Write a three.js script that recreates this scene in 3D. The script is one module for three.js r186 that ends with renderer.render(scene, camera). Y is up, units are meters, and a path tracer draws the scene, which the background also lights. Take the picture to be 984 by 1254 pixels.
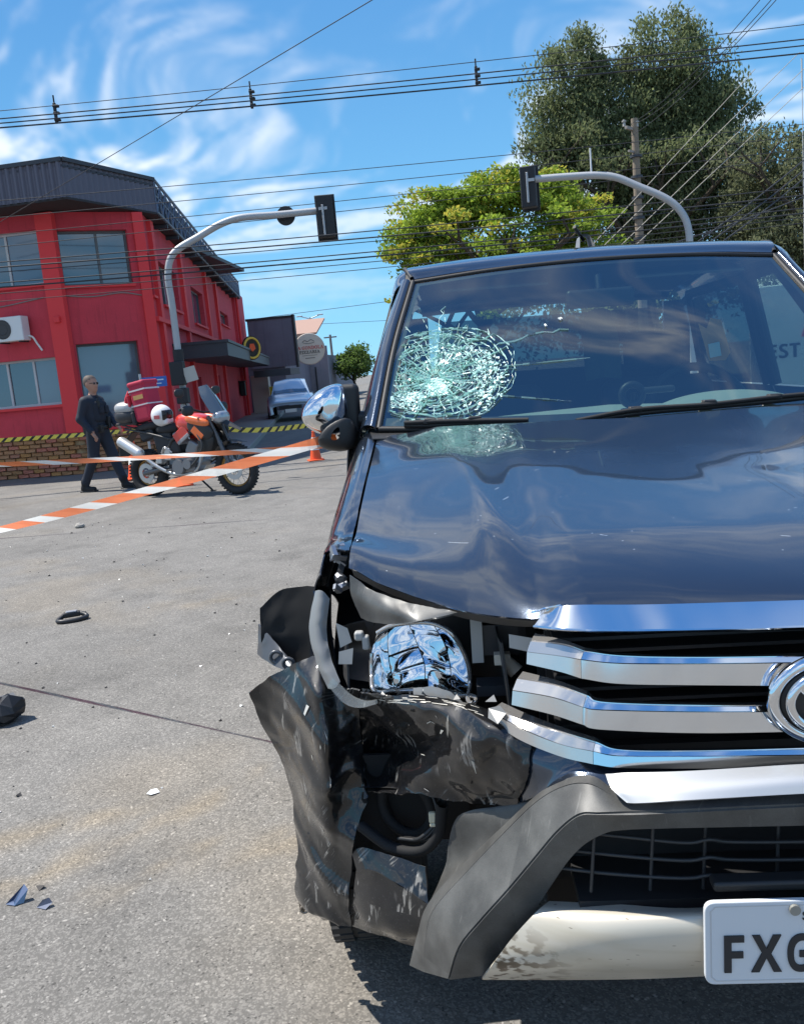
import * as THREE from 'three';
import { mergeGeometries, mergeVertices, toCreasedNormals } from 'three/addons/utils/BufferGeometryUtils.js';
import { RoundedBoxGeometry } from 'three/addons/geometries/RoundedBoxGeometry.js';
import { MarchingCubes } from 'three/addons/objects/MarchingCubes.js';
import { FontLoader } from 'three/addons/loaders/FontLoader.js';
import { TextGeometry } from 'three/addons/geometries/TextGeometry.js';

// ---------------------------------------------------------------- camera, sky, sun, exposure
const scene = new THREE.Scene();
const D2R = Math.PI / 180;
const camera = new THREE.PerspectiveCamera(60.65, 803 / 1024, 0.05, 2000);
camera.rotation.order = 'YXZ';
camera.position.set(-0.521, 1.473, 1.288);
camera.rotation.set(-9.25 * D2R, 3.99 * D2R, -5.2 * D2R);
scene.add(camera);

const renderer = new THREE.WebGLRenderer({ antialias: true });
renderer.setSize(803, 1024);
renderer.toneMapping = THREE.LinearToneMapping;
renderer.toneMappingExposure = 1.5;
renderer.shadowMap.enabled = true;

const sunDir = new THREE.Vector3(-0.55, 1, -0.30).normalize();
const sun = new THREE.DirectionalLight(new THREE.Color(1, 0.955, 0.88), 4.9);
sun.position.copy(sunDir).multiplyScalar(60);
sun.target.position.set(0, 0, -8);
sun.castShadow = true;
sun.shadow.mapSize.set(2048, 2048);
Object.assign(sun.shadow.camera, { left: -40, right: 40, top: 40, bottom: -40, near: 1, far: 160 });
scene.add(sun, sun.target);

// random numbers and noise, seeded
function rng(seed) { let a = seed >>> 0; return () => { a = (a + 0x6D2B79F5) >>> 0; let t = a; t = Math.imul(t ^ (t >>> 15), t | 1); t ^= t + Math.imul(t ^ (t >>> 7), t | 61); return ((t ^ (t >>> 14)) >>> 0) / 4294967296; }; }
function hash2(x, y, s) { let h = Math.imul(x, 374761393) ^ Math.imul(y, 668265263) ^ Math.imul(s, 1442695041); h = Math.imul(h ^ (h >>> 13), 1274126177); return ((h ^ (h >>> 16)) >>> 0) / 4294967296; }
function vnoise(x, y, s = 1) {
  const xi = Math.floor(x), yi = Math.floor(y), fx = x - xi, fy = y - yi, u = fx * fx * (3 - 2 * fx), v = fy * fy * (3 - 2 * fy);
  const a = hash2(xi, yi, s), b = hash2(xi + 1, yi, s), c = hash2(xi, yi + 1, s), d = hash2(xi + 1, yi + 1, s);
  return a + (b - a) * u + (c - a) * v + (a - b - c + d) * u * v;
}
function fbm(x, y, o = 4, s = 1) { let r = 0, a = 0.5, t = 0; for (let i = 0; i < o; i++) { r += a * vnoise(x, y, s + i * 17); t += a; x = x * 2.03 + 11.3; y = y * 2.03 - 7.1; a *= 0.5; } return r / t; }
const clamp = (x, a = 0, b = 1) => Math.min(b, Math.max(a, x));
const sstep = (a, b, x) => { const t = clamp((x - a) / (b - a)); return t * t * (3 - 2 * t); };
const lerp = (a, b, t) => a + (b - a) * t;

// the sky: blue air with thin cirrus, the same on every side
{
  const W = 2048, H = 1024, data = new Float32Array(W * H * 4);
  for (let j = 0; j < H; j++) {
    const el = ((j + 0.5) / H - 0.5) * Math.PI, y = Math.sin(el), ce = Math.cos(el);
    for (let i = 0; i < W; i++) {
      const az = ((i + 0.5) / W - 0.5) * 2 * Math.PI, x = Math.cos(az) * ce, z = Math.sin(az) * ce, k = (j * W + i) * 4;
      const yy = Math.max(y, 0), m = Math.pow(1 - yy, 3.2);
      let r = lerp(0.052, 0.20, m), g = lerp(0.175, 0.53, m), b = lerp(0.455, 0.79, m);
      const hz = Math.pow(1 - yy, 14); r = lerp(r, 0.32, hz * 0.6); g = lerp(g, 0.56, hz * 0.6); b = lerp(b, 0.72, hz * 0.6);
      if (y > 0.005) {
        const s = 1 / (y + 0.16); let px = x * s, pz = z * s;
        const wx = fbm(px * 1.1 + 3, pz * 1.1, 3, 5) - 0.5, wz = fbm(px * 1.1, pz * 1.1 + 9, 3, 9) - 0.5;
        px += wx * 0.9; pz += wz * 0.9;
        const a = px * 0.8 + pz * 0.6, c = -px * 0.6 + pz * 0.8;
        const big = sstep(0.22, 0.50, fbm(px * 0.55 + 31, pz * 0.55 + 4, 3, 77));
        const streak = fbm(a * 1.5 + 40, c * 4.2, 6, 21), fine = fbm(a * 9, c * 21, 5, 41), puff = fbm(px * 7 + 7, pz * 7, 6, 61), rip = fbm(px * 24, pz * 24 + wx * 20, 4, 88);
        const body2 = sstep(0.40, 0.66, 0.50 * streak + 0.28 * puff + 0.22 * fine);
        let cl = big * body2 * (0.55 + 0.9 * sstep(0.3, 0.7, 0.5 * rip + 0.5 * fine)) + 0.16 * sstep(0.48, 0.75, streak) * fine;
        cl = Math.min(1, cl) * 0.9 * sstep(0.03, 0.24, y);
        r = lerp(r, 0.70, cl); g = lerp(g, 0.75, cl); b = lerp(b, 0.81, cl);
      }
      data[k] = r; data[k + 1] = g; data[k + 2] = b; data[k + 3] = 1;
    }
  }
  const t = new THREE.DataTexture(data, W, H, THREE.RGBAFormat, THREE.FloatType);
  t.mapping = THREE.EquirectangularReflectionMapping; t.magFilter = THREE.LinearFilter; t.minFilter = THREE.LinearFilter; t.needsUpdate = true;
  scene.background = t; scene.environment = t;
}

// ---------------------------------------------------------------- helpers
const V3 = (x, y, z) => new THREE.Vector3(x, y, z);
const RGB = (r, g, b) => new THREE.Color().setRGB(r, g, b);
const std = (r, g, b, rough = 0.8, o = {}) => new THREE.MeshStandardMaterial({ color: RGB(r, g, b), roughness: rough, side: THREE.DoubleSide, ...o });
const phy = (r, g, b, rough = 0.5, o = {}) => new THREE.MeshPhysicalMaterial({ color: RGB(r, g, b), roughness: rough, side: THREE.DoubleSide, ...o });
const names = new Map();
function numbered(n) { const k = names.get(n) ?? 0; names.set(n, k + 1); return k ? n + '_' + String(k).padStart(3, '0') : n; }
function note(o, label, category, group) { o.userData.label = label; o.userData.category = category; if (group) o.userData.group = group; return o; }
function thing(name, label, category, [x, y, z] = [0, 0, 0], turn = 0, group) {
  const o = new THREE.Group(); o.name = numbered(name); o.position.set(x, y, z); o.rotation.y = turn; scene.add(o); return note(o, label, category, group);
}
function part(name, geo, mat, parent, label) {
  const g = Array.isArray(geo) ? merge(geo) : geo;
  const m = new THREE.Mesh(g, mat); m.name = name; m.castShadow = m.receiveShadow = true; parent.add(m); if (label) m.userData.label = label; return m;
}
function solo(name, geo, mat, label, category, group, pos) {
  const m = part(numbered(name), geo, mat, scene); if (pos) m.position.set(...pos); return note(m, label, category, group);
}
function structure(name, geo, mat) { const m = part(name, geo, mat, scene); m.userData.kind = 'structure'; return m; }
function merge(list) {
  const l = list.map((g) => { let h = g.index ? g.toNonIndexed() : g; for (const k of Object.keys(h.attributes)) if (!['position', 'normal', 'uv', 'color'].includes(k)) h.deleteAttribute(k); return h; });
  const col = l.some((g) => g.attributes.color);
  for (const g of l) {
    if (!g.attributes.normal) g.computeVertexNormals();
    if (!g.attributes.uv) g.setAttribute('uv', new THREE.BufferAttribute(new Float32Array(g.attributes.position.count * 2), 2));
    if (col && !g.attributes.color) g.setAttribute('color', new THREE.BufferAttribute(new Float32Array(g.attributes.position.count * 3).fill(1), 3));
  }
  return l.length === 1 ? l[0] : mergeGeometries(l);
}
const bx = (w, h, d, x = 0, y = 0, z = 0, ry = 0, rx = 0, rz = 0) => { const g = new THREE.BoxGeometry(w, h, d); if (rx) g.rotateX(rx); if (rz) g.rotateZ(rz); if (ry) g.rotateY(ry); return g.translate(x, y, z); };
const rbx = (w, h, d, r, x = 0, y = 0, z = 0, ry = 0, rx = 0, rz = 0, seg = 3) => { const g = new RoundedBoxGeometry(w, h, d, seg, r); if (rx) g.rotateX(rx); if (rz) g.rotateZ(rz); if (ry) g.rotateY(ry); return g.translate(x, y, z); };
const cyl = (r0, r1, h, x = 0, y = 0, z = 0, seg = 16) => new THREE.CylinderGeometry(r1, r0, h, seg).translate(x, y, z);
function rod(a, b, r0, r1 = r0, seg = 10) {
  const A = V3(...a), B = V3(...b), d = B.clone().sub(A), L = d.length(), g = new THREE.CylinderGeometry(r1, r0, L, seg);
  g.translate(0, L / 2, 0).applyQuaternion(new THREE.Quaternion().setFromUnitVectors(V3(0, 1, 0), d.normalize())); return g.translate(...a);
}
function tube(pts, r, n = 40, seg = 8, closed = false) { return new THREE.TubeGeometry(new THREE.CatmullRomCurve3(pts.map((p) => V3(...p)), closed, 'centripetal'), n, r, seg, closed); }
function polytube(pts, r, seg = 8) { const o = []; for (let i = 0; i < pts.length - 1; i++) o.push(rod(pts[i], pts[i + 1], r, r, seg)); return o; }
// faces from points
function facets(pts, faces) { const p = []; for (const f of faces) for (let i = 1; i < f.length - 1; i++) for (const k of [f[0], f[i], f[i + 1]]) p.push(...pts[k]); const g = new THREE.BufferGeometry(); g.setAttribute('position', new THREE.Float32BufferAttribute(p, 3)); g.computeVertexNormals(); return g; }
// a smooth sheet through a grid of points (rows of points), optionally with a thickness and a displacement along y/normal
function cr(p0, p1, p2, p3, t) { const o = []; for (let k = 0; k < 3; k++) { const a = p0[k], b = p1[k], c = p2[k], d = p3[k]; o.push(0.5 * (2 * b + (c - a) * t + (2 * a - 5 * b + 4 * c - d) * t * t + (3 * b - a - 3 * c + d) * t * t * t)); } return o; }
const ext = (a, b) => [2 * a[0] - b[0], 2 * a[1] - b[1], 2 * a[2] - b[2]];
function spline(r, t) { const n = r.length - 1; if (n < 1) return r[0]; let i = Math.min(n - 1, Math.floor(t * n)); const f = t * n - i; return cr(i > 0 ? r[i - 1] : ext(r[0], r[1]), r[i], r[i + 1], i + 2 <= n ? r[i + 2] : ext(r[n], r[n - 1]), f); }
function grid(fn, nu, nv, thick = 0, uvs = [1, 1]) {
  const pos = [], uv = [], idx = [];
  for (let j = 0; j <= nv; j++) for (let i = 0; i <= nu; i++) { const p = fn(i / nu, j / nv); pos.push(p[0], p[1], p[2]); uv.push(i / nu * uvs[0], j / nv * uvs[1]); }
  for (let j = 0; j < nv; j++) for (let i = 0; i < nu; i++) { const a = j * (nu + 1) + i, b = a + 1, c = a + nu + 1, d = c + 1; idx.push(a, c, b, b, c, d); }
  const g = new THREE.BufferGeometry(); g.setAttribute('position', new THREE.Float32BufferAttribute(pos, 3)); g.setAttribute('uv', new THREE.Float32BufferAttribute(uv, 2)); g.setIndex(idx); g.computeVertexNormals();
  if (!thick) return g;
  const n = g.attributes.normal, N = (nu + 1) * (nv + 1), bp = pos.slice(), bi = [];
  for (let k = 0; k < N; k++) { bp[k * 3] -= n.getX(k) * thick; bp[k * 3 + 1] -= n.getY(k) * thick; bp[k * 3 + 2] -= n.getZ(k) * thick; }
  for (let k = 0; k < idx.length; k += 3) bi.push(idx[k], idx[k + 2], idx[k + 1]);
  const h = new THREE.BufferGeometry(); h.setAttribute('position', new THREE.Float32BufferAttribute(bp, 3)); h.setAttribute('uv', new THREE.Float32BufferAttribute(uv, 2)); h.setIndex(bi); h.computeVertexNormals();
  const rim = [], ring = [];
  for (let i = 0; i < nu; i++) ring.push(i); for (let j = 0; j < nv; j++) ring.push(j * (nu + 1) + nu); for (let i = nu; i > 0; i--) ring.push(nv * (nu + 1) + i); for (let j = nv; j > 0; j--) ring.push(j * (nu + 1));
  for (let q = 0; q < ring.length; q++) { const a = ring[q] * 3, b = ring[(q + 1) % ring.length] * 3; const A = pos.slice(a, a + 3), B = pos.slice(b, b + 3), C = bp.slice(a, a + 3), E = bp.slice(b, b + 3); rim.push(...A, ...B, ...C, ...B, ...E, ...C); }
  const e = new THREE.BufferGeometry(); e.setAttribute('position', new THREE.Float32BufferAttribute(rim, 3)); e.computeVertexNormals();
  return merge([g, h, e]);
}
function sheet(rows, nu, nv, thick = 0, warp) { const g = grid((u, v) => { const p = spline(rows.map((r) => spline(r, u)), v); return warp ? warp(p, u, v) : p; }, nu, nv, thick); const p = g.attributes.position, t = g.attributes.uv; for (let i = 0; i < p.count; i++) t.setXY(i, p.getX(i) * 0.9 + p.getZ(i) * 0.5, p.getY(i) - p.getZ(i) * 0.35); return g; }
const mirX = (p) => [-p[0], p[1], p[2]];
const both = (rows) => rows.map((r) => [...r, ...r.slice().reverse().map(mirX)]);          // rows that run from the side to the centre line
const bothStations = (st) => [...st, ...st.slice().reverse().map((r) => r.map(mirX))];     // stations that run from the centre line
function flipX(g) { const h = g.clone().applyMatrix4(new THREE.Matrix4().makeScale(-1, 1, 1)); if (h.index) { const a = h.index.array; for (let i = 0; i < a.length; i += 3) { const t = a[i]; a[i] = a[i + 1]; a[i + 1] = t; } } else for (const k of Object.keys(h.attributes)) { const at = h.attributes[k], s = at.itemSize; for (let i = 0; i < at.count; i += 3) for (let c = 0; c < s; c++) { const t = at.array[i * s + c]; at.array[i * s + c] = at.array[(i + 1) * s + c]; at.array[(i + 1) * s + c] = t; } } return h; }
function paintTex(w, h, fn, srgb = true, rep) {
  const d = new Uint8Array(w * h * 4); for (let j = 0; j < h; j++) for (let i = 0; i < w; i++) { const c = fn(i, j), k = (j * w + i) * 4; d[k] = clamp(c[0], 0, 255); d[k + 1] = clamp(c[1], 0, 255); d[k + 2] = clamp(c[2], 0, 255); d[k + 3] = 255; }
  const t = new THREE.DataTexture(d, w, h); t.colorSpace = srgb ? THREE.SRGBColorSpace : THREE.NoColorSpace; t.magFilter = THREE.LinearFilter; t.minFilter = THREE.LinearMipmapLinearFilter; t.generateMipmaps = true; t.wrapS = t.wrapT = THREE.RepeatWrapping; if (rep) t.repeat.set(...rep); t.needsUpdate = true; return t;
}
function canvasTex(w, h, draw) { const c = document.createElement('canvas'); c.width = w; c.height = h; draw(c.getContext('2d'), w, h); const t = new THREE.CanvasTexture(c); t.colorSpace = THREE.SRGBColorSpace; t.magFilter = THREE.LinearFilter; return t; }
function tint(g, c) { const n = g.attributes.position.count, a = new Float32Array(n * 3); for (let i = 0; i < n; i++) a.set(c, i * 3); g.setAttribute('color', new THREE.BufferAttribute(a, 3)); return g; }
// ---------------------------------------------------------------- road
const segDist = (x, z, pl) => { let m = 1e9; for (let i = 0; i < pl.length - 1; i++) { const [ax, az] = pl[i], [bx2, bz] = pl[i + 1], dx = bx2 - ax, dz = bz - az, t = clamp(((x - ax) * dx + (z - az) * dz) / (dx * dx + dz * dz)); m = Math.min(m, Math.hypot(x - ax - t * dx, z - az - t * dz)); } return m; };
{
  // bitumen with light and dark aggregate: 1.6 m of road in each tile
  const N = 1024, h = new Float32Array(N * N), r = rng(7), grain = new Float32Array(N * N);
  for (let k = 0; k < 70000; k++) {
    const cx = r() * N, cy = r() * N, s = 1.0 + r() * r() * 3.0, asp = 0.6 + r() * 0.8, a = r() * 3.14, ca = Math.cos(a), sa = Math.sin(a), v = r(), up = 0.35 + 0.65 * r(), R = Math.ceil(s * 1.5);
    for (let y = -R; y <= R; y++) for (let x = -R; x <= R; x++) {
      const u = (x * ca + y * sa) / (s * asp), w = (-x * sa + y * ca) / (s / asp), d = u * u + w * w; if (d > 1) continue;
      const q = ((Math.floor(cy + y) + N) % N) * N + ((Math.floor(cx + x) + N) % N); const hh = up * (1 - d * d * 0.7); if (hh > h[q]) { h[q] = hh; grain[q] = v; }
    }
  }
  const map = paintTex(N, N, (i, j) => {
    const q = j * N + i, g = grain[q], hh = h[q], n = hash2(i, j, 3) - 0.5, b = fbm(i / 90, j / 90, 3, 12) - 0.5;
    const stone = 121 + (g - 0.5) * 20 + (g > 0.97 ? 22 : 0) - (g < 0.05 ? 36 : 0), pit = 100;
    const v = lerp(pit, stone, sstep(0.05, 0.5, hh)) + n * 9 + b * 14;
    return [v * 1.02, v * 0.995, v * 0.955];
  });
  const bump = paintTex(N, N, (i, j) => { const v = 40 + h[j * N + i] * 170 + (hash2(i, j, 8) - 0.5) * 30; return [v, v, v]; }, false);
  const m = std(1, 1, 1, 0.93, { map, bumpMap: bump, bumpScale: 0.0013, vertexColors: true });
  const line = (list) => { const o = []; for (const [a, b, s] of list) for (let x = a; x < b - 1e-6; x += s) o.push(x); o.push(list.at(-1)[1]); return o; };
  const xs = line([[-260, -40, 20], [-40, -12, 2], [-12, -5.4, 0.3], [-5.4, 0.6, 0.06], [0.6, 12, 0.6], [12, 40, 4], [40, 260, 20]]);
  const zs = line([[-420, -60, 20], [-60, -20, 2], [-20, -9, 0.3], [-9, 1.2, 0.06], [1.2, 20, 1], [20, 120, 20]]);
  const pos = [], uv = [], col = [], idx = [];
  const dust = [[[-2.6, -0.9], [-2.03, -1.12], [-1.81, -1.32], [-1.52, -1.6], [-1.43, -1.84]], [[-2.9, -1.1], [-2.19, -1.41], [-1.95, -1.52], [-1.68, -1.61]], [[-1.67, -1.1], [-1.4, -1.24], [-1.13, -1.3]], [[-1.44, -1.29], [-1.14, -1.36], [-0.9, -1.4]], [[-2.52, -4.48], [-2.3, -4.57], [-2.05, -4.63]]];
  for (const z of zs) for (const x of xs) {
    pos.push(x, 0, z); uv.push(x / 1.6, z / 1.6);
    let v = 1 + (fbm(x * 0.55, z * 0.55, 4, 3) - 0.5) * 0.20 + (fbm(x * 2.6, z * 2.6, 3, 8) - 0.5) * 0.12;
    v *= 1 - 0.10 * sstep(0.5, 0.75, fbm(x * 0.9 + z * 0.35 + 40, z * 0.22 - x * 0.1, 3, 31));   // worn wheel lanes
    let d = 0; dust.forEach((pl, k) => { const w = k === 4 ? 0.16 : 0.075; const q = Math.exp(-((segDist(x, z, pl) / w) ** 2)) * sstep(0.25, 0.65, fbm(x * 9, z * 9, 3, 55 + k)); d = Math.max(d, q * (k === 4 ? 0.55 : 0.75)); });
    d = Math.max(d, 0.34 * sstep(0.54, 0.78, fbm(x * 1.1 + 7, z * 1.1, 4, 91)));
    v *= 1 - 0.13 * sstep(0.60, 0.72, fbm(x * 0.7 + 90, z * 0.7 + 3, 5, 119)) - 0.16 * sstep(0.70, 0.76, fbm(x * 3.1, z * 3.1, 4, 131));   // oily and patched places
    col.push(v * lerp(1, 1.30, d), v * lerp(1, 1.13, d), v * lerp(1, 0.88, d));
  }
  const nx = xs.length; for (let j = 0; j < zs.length - 1; j++) for (let i = 0; i < nx - 1; i++) { const a = j * nx + i; idx.push(a, a + nx, a + 1, a + 1, a + nx, a + nx + 1); }
  const g = new THREE.BufferGeometry(); g.setAttribute('position', new THREE.Float32BufferAttribute(pos, 3)); g.setAttribute('uv', new THREE.Float32BufferAttribute(uv, 2)); g.setAttribute('color', new THREE.Float32BufferAttribute(col, 3)); g.setIndex(idx); g.computeVertexNormals();
  structure('road', g, m);
}
// ---------------------------------------------------------------- the red corner building
const streetDir = [-0.1516, 0, -0.988], V1 = [-7.85, 0, -15.45], V2 = [-6.35, 0, -16.3];
const stucco = (r, g, b) => { const t = paintTex(512, 512, (i, j) => { const v = 226 + (fbm(i / 40, j / 40, 4, 4) - 0.5) * 22 + (hash2(i, j, 9) - 0.5) * 18 - 14 * sstep(0.6, 0.8, fbm(i / 7, j / 160, 3, 19)); return [v, v, v]; }, true); t.repeat.set(0.35, 0.35); return std(r, g, b, 0.85, { map: t, bumpMap: t, bumpScale: 0.004 }); };
const redWall = stucco(0.76, 0.062, 0.088), redTrim = std(0.74, 0.042, 0.046, 0.7), darkMetal = std(0.035, 0.04, 0.05, 0.55), fasciaMat = std(0.10, 0.095, 0.125, 0.5), glassMat = phy(0.06, 0.09, 0.14, 0.06, { specularIntensity: 1, ior: 2.0 }), frameMat = std(0.5, 0.5, 0.5, 0.5), greyFrame = std(0.10, 0.105, 0.11, 0.5), tan = std(0.42, 0.30, 0.17, 0.8), greySteel = std(0.42, 0.44, 0.46, 0.45, { metalness: 0.5 }), black = std(0.012, 0.013, 0.014, 0.6);
const paneMats = [glassMat, phy(0.03, 0.045, 0.07, 0.05, { specularIntensity: 1, ior: 2.2 }), phy(0.12, 0.15, 0.19, 0.07, { specularIntensity: 1, ior: 2.0 })];
function wallFace(w, h, holes, depth = 0.25, y0 = 0) {
  const s = new THREE.Shape(); s.moveTo(0, y0); s.lineTo(w, y0); s.lineTo(w, h); s.lineTo(0, h); s.closePath();
  for (const [a, b, c, d] of holes) { const p = new THREE.Path(); p.moveTo(a, c); p.lineTo(a, d); p.lineTo(b, d); p.lineTo(b, c); p.closePath(); s.holes.push(p); }
  return new THREE.ExtrudeGeometry(s, { depth, bevelEnabled: false }).translate(0, 0, -depth);
}
function faceAt(group, origin, dir) { const f = new THREE.Matrix4().makeRotationY(Math.atan2(-dir[2], dir[0])); f.setPosition(...origin); return (name, geo, mat, parent = group, label) => { const g = (Array.isArray(geo) ? merge(geo) : geo).clone().applyMatrix4(f); return part(name, g, mat, parent, label); }; }
function windowOn(add, building, x0, x1, y0, y1, splits, fm, inset = 0.16) {
  const fr = 0.045, w = x1 - x0, h = y1 - y0;
  const f = add('window', [bx(w, fr, 0.06, (x0 + x1) / 2, y0 + fr / 2, -inset), bx(w, fr, 0.06, (x0 + x1) / 2, y1 - fr / 2, -inset), bx(fr, h - 2 * fr, 0.06, x0 + fr / 2, (y0 + y1) / 2, -inset), bx(fr, h - 2 * fr, 0.06, x1 - fr / 2, (y0 + y1) / 2, -inset), ...splits.map((s) => bx(0.045, h - 2 * fr, 0.05, x0 + w * s, (y0 + y1) / 2, -inset))], fm);
  const xs = [0, ...splits, 1];
  for (let i = 0; i < xs.length - 1; i++) { const a = x0 + w * xs[i] + (i ? 0.022 : fr), b = x0 + w * xs[i + 1] - (i < xs.length - 2 ? 0.022 : fr); add('pane', bx(b - a, h - 2 * fr, 0.012, (a + b) / 2, (y0 + y1) / 2, -inset - 0.012 + (i % 2) * 0.008, (hash2(i, Math.round(x0 * 10), 3) - 0.5) * 0.012), paneMats[Math.floor(hash2(i + 3, Math.round(x0 * 37 + y0 * 11), 8) * 3)], f); }
  add('sill', bx(w + 0.08, 0.05, 0.2, (x0 + x1) / 2, y0 - 0.026, -0.03), redTrim, f);
  return f;
}
{
  const b = thing('red_building', 'two-storey red corner building with dark metal roof fascia and reflective windows', 'building', [0, 0, 0]);
  const dl = [0.995, 0, 0.1], L0 = [V1[0] - 9 * dl[0], 0, V1[2] - 9 * dl[2]], mlen = 1.724;
  const L = faceAt(b, L0, dl), M = faceAt(b, V1, [1.5, 0, -0.85].map((v) => v / mlen)), S = faceAt(b, V2, streetDir);
  // walls
  const lWins = [[7.05, 8.8, 3.68, 4.68], [6.6, 8.76, 1.39, 2.3], [3.4, 5.9, 3.68, 4.68], [3.2, 5.6, 1.39, 2.3]], mWins = [[0.13, 1.43, 3.6, 4.63], [0.19, 1.36, 0.86, 2.5]], sWins = [[0.16, 0.5, 3.38, 4.22], [1.5, 4.0, 3.3, 4.22], [6.4, 8.9, 3.2, 4.18], [13.6, 16.4, 3.6, 4.06], [5.0, 6.3, 0.1, 1.75], [9.5, 11, 0.1, 1.8]];
  L('wall', wallFace(9, 4.96, lWins, 0.25, 0.82), redWall); M('wall', wallFace(mlen, 4.96, mWins, 0.25, 0.82), redWall); S('wall', wallFace(19, 4.96, sWins, 0.25), redWall); S('wall', wallFace(4.5, 5.35, [], 0.25).translate(19.006, 0, 0.12), redWall);
  S('wall', bx(0.25, 5.1, 9, 23.3, 2.55, -4.6), redWall); part('floor_slab', [bx(9, 0.1, 12, -11.5, 5.12, -22)], darkMetal, b);
  L('base_course', bx(9, 0.81, 0.2, 4.5, 0.405, -0.12), tan); M('base_course', bx(mlen, 0.81, 0.2, mlen / 2, 0.405, -0.12), tan);
  for (const [a, c, y0, y1] of lWins) windowOn(L, b, a, c, y0, y1, y0 > 3 ? [0.55] : [0.22, 0.48, 0.74], frameMat);
  windowOn(M, b, ...mWins[0], [0.56], greyFrame); windowOn(M, b, ...mWins[1], [], greyFrame, 0.2);
  windowOn(S, b, ...sWins[0], [], greyFrame); windowOn(S, b, ...sWins[1], [0.5], greyFrame); windowOn(S, b, ...sWins[2], [0.5], greyFrame); windowOn(S, b, ...sWins[3], [0.5], greyFrame); windowOn(S, b, ...sWins[4], [0.5], greyFrame); windowOn(S, b, ...sWins[5], [0.5], greyFrame);
  // pilasters and ledges
  L('pilaster', bx(0.34, 4.12, 0.14, 8.98, 2.88, 0.03), redTrim); M('pilaster', bx(0.2, 4.12, 0.1, 1.66, 2.88, 0.03), redTrim); L('pilaster', bx(0.36, 4.12, 0.14, 6.3, 2.88, 0.03), redTrim);
  for (const s of [0.75, 4.6, 9.6, 12.4]) S('pilaster', bx(0.3, 4.9, 0.12, s, 2.46, 0.03), redTrim);
  L('junction_box', rbx(0.12, 0.12, 0.06, 0.012, 8.98, 2.98, 0.125), redTrim); L('conduit', [rod([8.84, 2.5, 0.02], [8.84, 4.9, 0.02], 0.014, 0.014, 6)], std(0.35, 0.03, 0.035, 0.7)); S('downpipe', [rod([19.3, 0.1, 0.17], [19.3, 5.2, 0.17], 0.05, 0.05, 8)], redTrim); M('conduit', tube([[0.1, 3.42, 0.012], [0.6, 3.38, 0.012], [1.2, 3.43, 0.012], [1.6, 3.36, 0.012]], 0.012, 24, 5), std(0.25, 0.22, 0.2, 0.7)); L('conduit', tube([[6.5, 3.40, 0.012], [7.6, 3.33, 0.012], [8.7, 3.42, 0.012]], 0.012, 24, 5), std(0.25, 0.22, 0.2, 0.7));
  S('ledge', bx(19, 0.09, 0.14, 9.5, 2.9, 0.05), redTrim);
  // canopy over the pavement
  S('canopy', [bx(18, 0.3, 1.2, 11, 2.27, 0.6), bx(18.06, 0.06, 1.26, 11, 2.45, 0.61)], darkMetal);
  S('wall_lantern', [rbx(0.5, 0.55, 0.22, 0.03, 17.8, 1.25, 0.14), bx(0.56, 0.05, 0.26, 17.8, 1.55, 0.14)], black);
  // brick facing of the base, brick by brick
  const bricks = [0, 1, 2, 3, 4, 5].map((k) => { const r = rng(90 + k); return std(0.34 + r() * 0.16, 0.15 + r() * 0.08, 0.06 + r() * 0.04, 0.9); });
  const bg = [0, 1, 2].map((k) => { const g = new RoundedBoxGeometry(0.225, 0.072, 0.06, 1, 0.008); const p = g.attributes.position; for (let i = 0; i < p.count; i++) p.setXYZ(i, p.getX(i) + (hash2(i, k, 1) - 0.5) * 0.012, p.getY(i) + (hash2(i, k, 2) - 0.5) * 0.008, p.getZ(i) + (hash2(i, k, 3) - 0.5) * 0.018); g.computeVertexNormals(); return g; });
  const br = rng(5);
  const lay = (origin, dir, from, to) => { for (let row = 0; row < 10; row++) for (let x = from + (row % 2) * 0.118; x < to; x += 0.236) { const m = new THREE.Mesh(bg[Math.floor(br() * 3)], bricks[Math.floor(br() * 6)]); m.name = 'brick'; m.castShadow = m.receiveShadow = true; const o = 0.01 + br() * 0.018; m.position.set(origin[0] + dir[0] * x - dir[2] * o, 0.042 + row * 0.082, origin[2] + dir[2] * x + dir[0] * o); m.rotation.y = Math.atan2(-dir[2], dir[0]); b.add(m); } };
  lay(L0, dl, 5.6, 8.95); lay(V1, [1.5 / mlen, 0, -0.85 / mlen], 0.1, 1.68);
  // roof fascia of ribbed sheet metal, soffit and the lattice screen over the street side
  const F0 = [-17, -15.6], F1 = [-7.05, -14.6], F2 = [-6.15, -16.8], F3 = [F2[0] - 0.1516 * 19.5, F2[1] - 0.988 * 19.5];
  const ribbed = (A, B, y0, y1, pitch) => { const dx = B[0] - A[0], dz = B[1] - A[1], len = Math.hypot(dx, dz), nxx = -dz / len, nz = dx / len, n = Math.round(len / pitch) * 4, p = []; const pt = (i, y) => { const t = i / n, o = [0, 0.035, 0.035, 0][i % 4]; return [A[0] + dx * t + nxx * -o, y, A[1] + dz * t - nz * -o]; }; for (let i = 0; i < n; i++) { const a = pt(i, y0), b2 = pt(i + 1, y0), c = pt(i + 1, y1), d = pt(i, y1); p.push(...a, ...b2, ...c, ...a, ...c, ...d); } const g = new THREE.BufferGeometry(); g.setAttribute('position', new THREE.Float32BufferAttribute(p, 3)); g.computeVertexNormals(); return g; };
  part('fascia', ribbed(F0, F1, 5.0, 5.62, 0.14), fasciaMat, b); part('fascia', ribbed(F1, F2, 5.0, 5.62, 0.14), fasciaMat, b);
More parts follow.
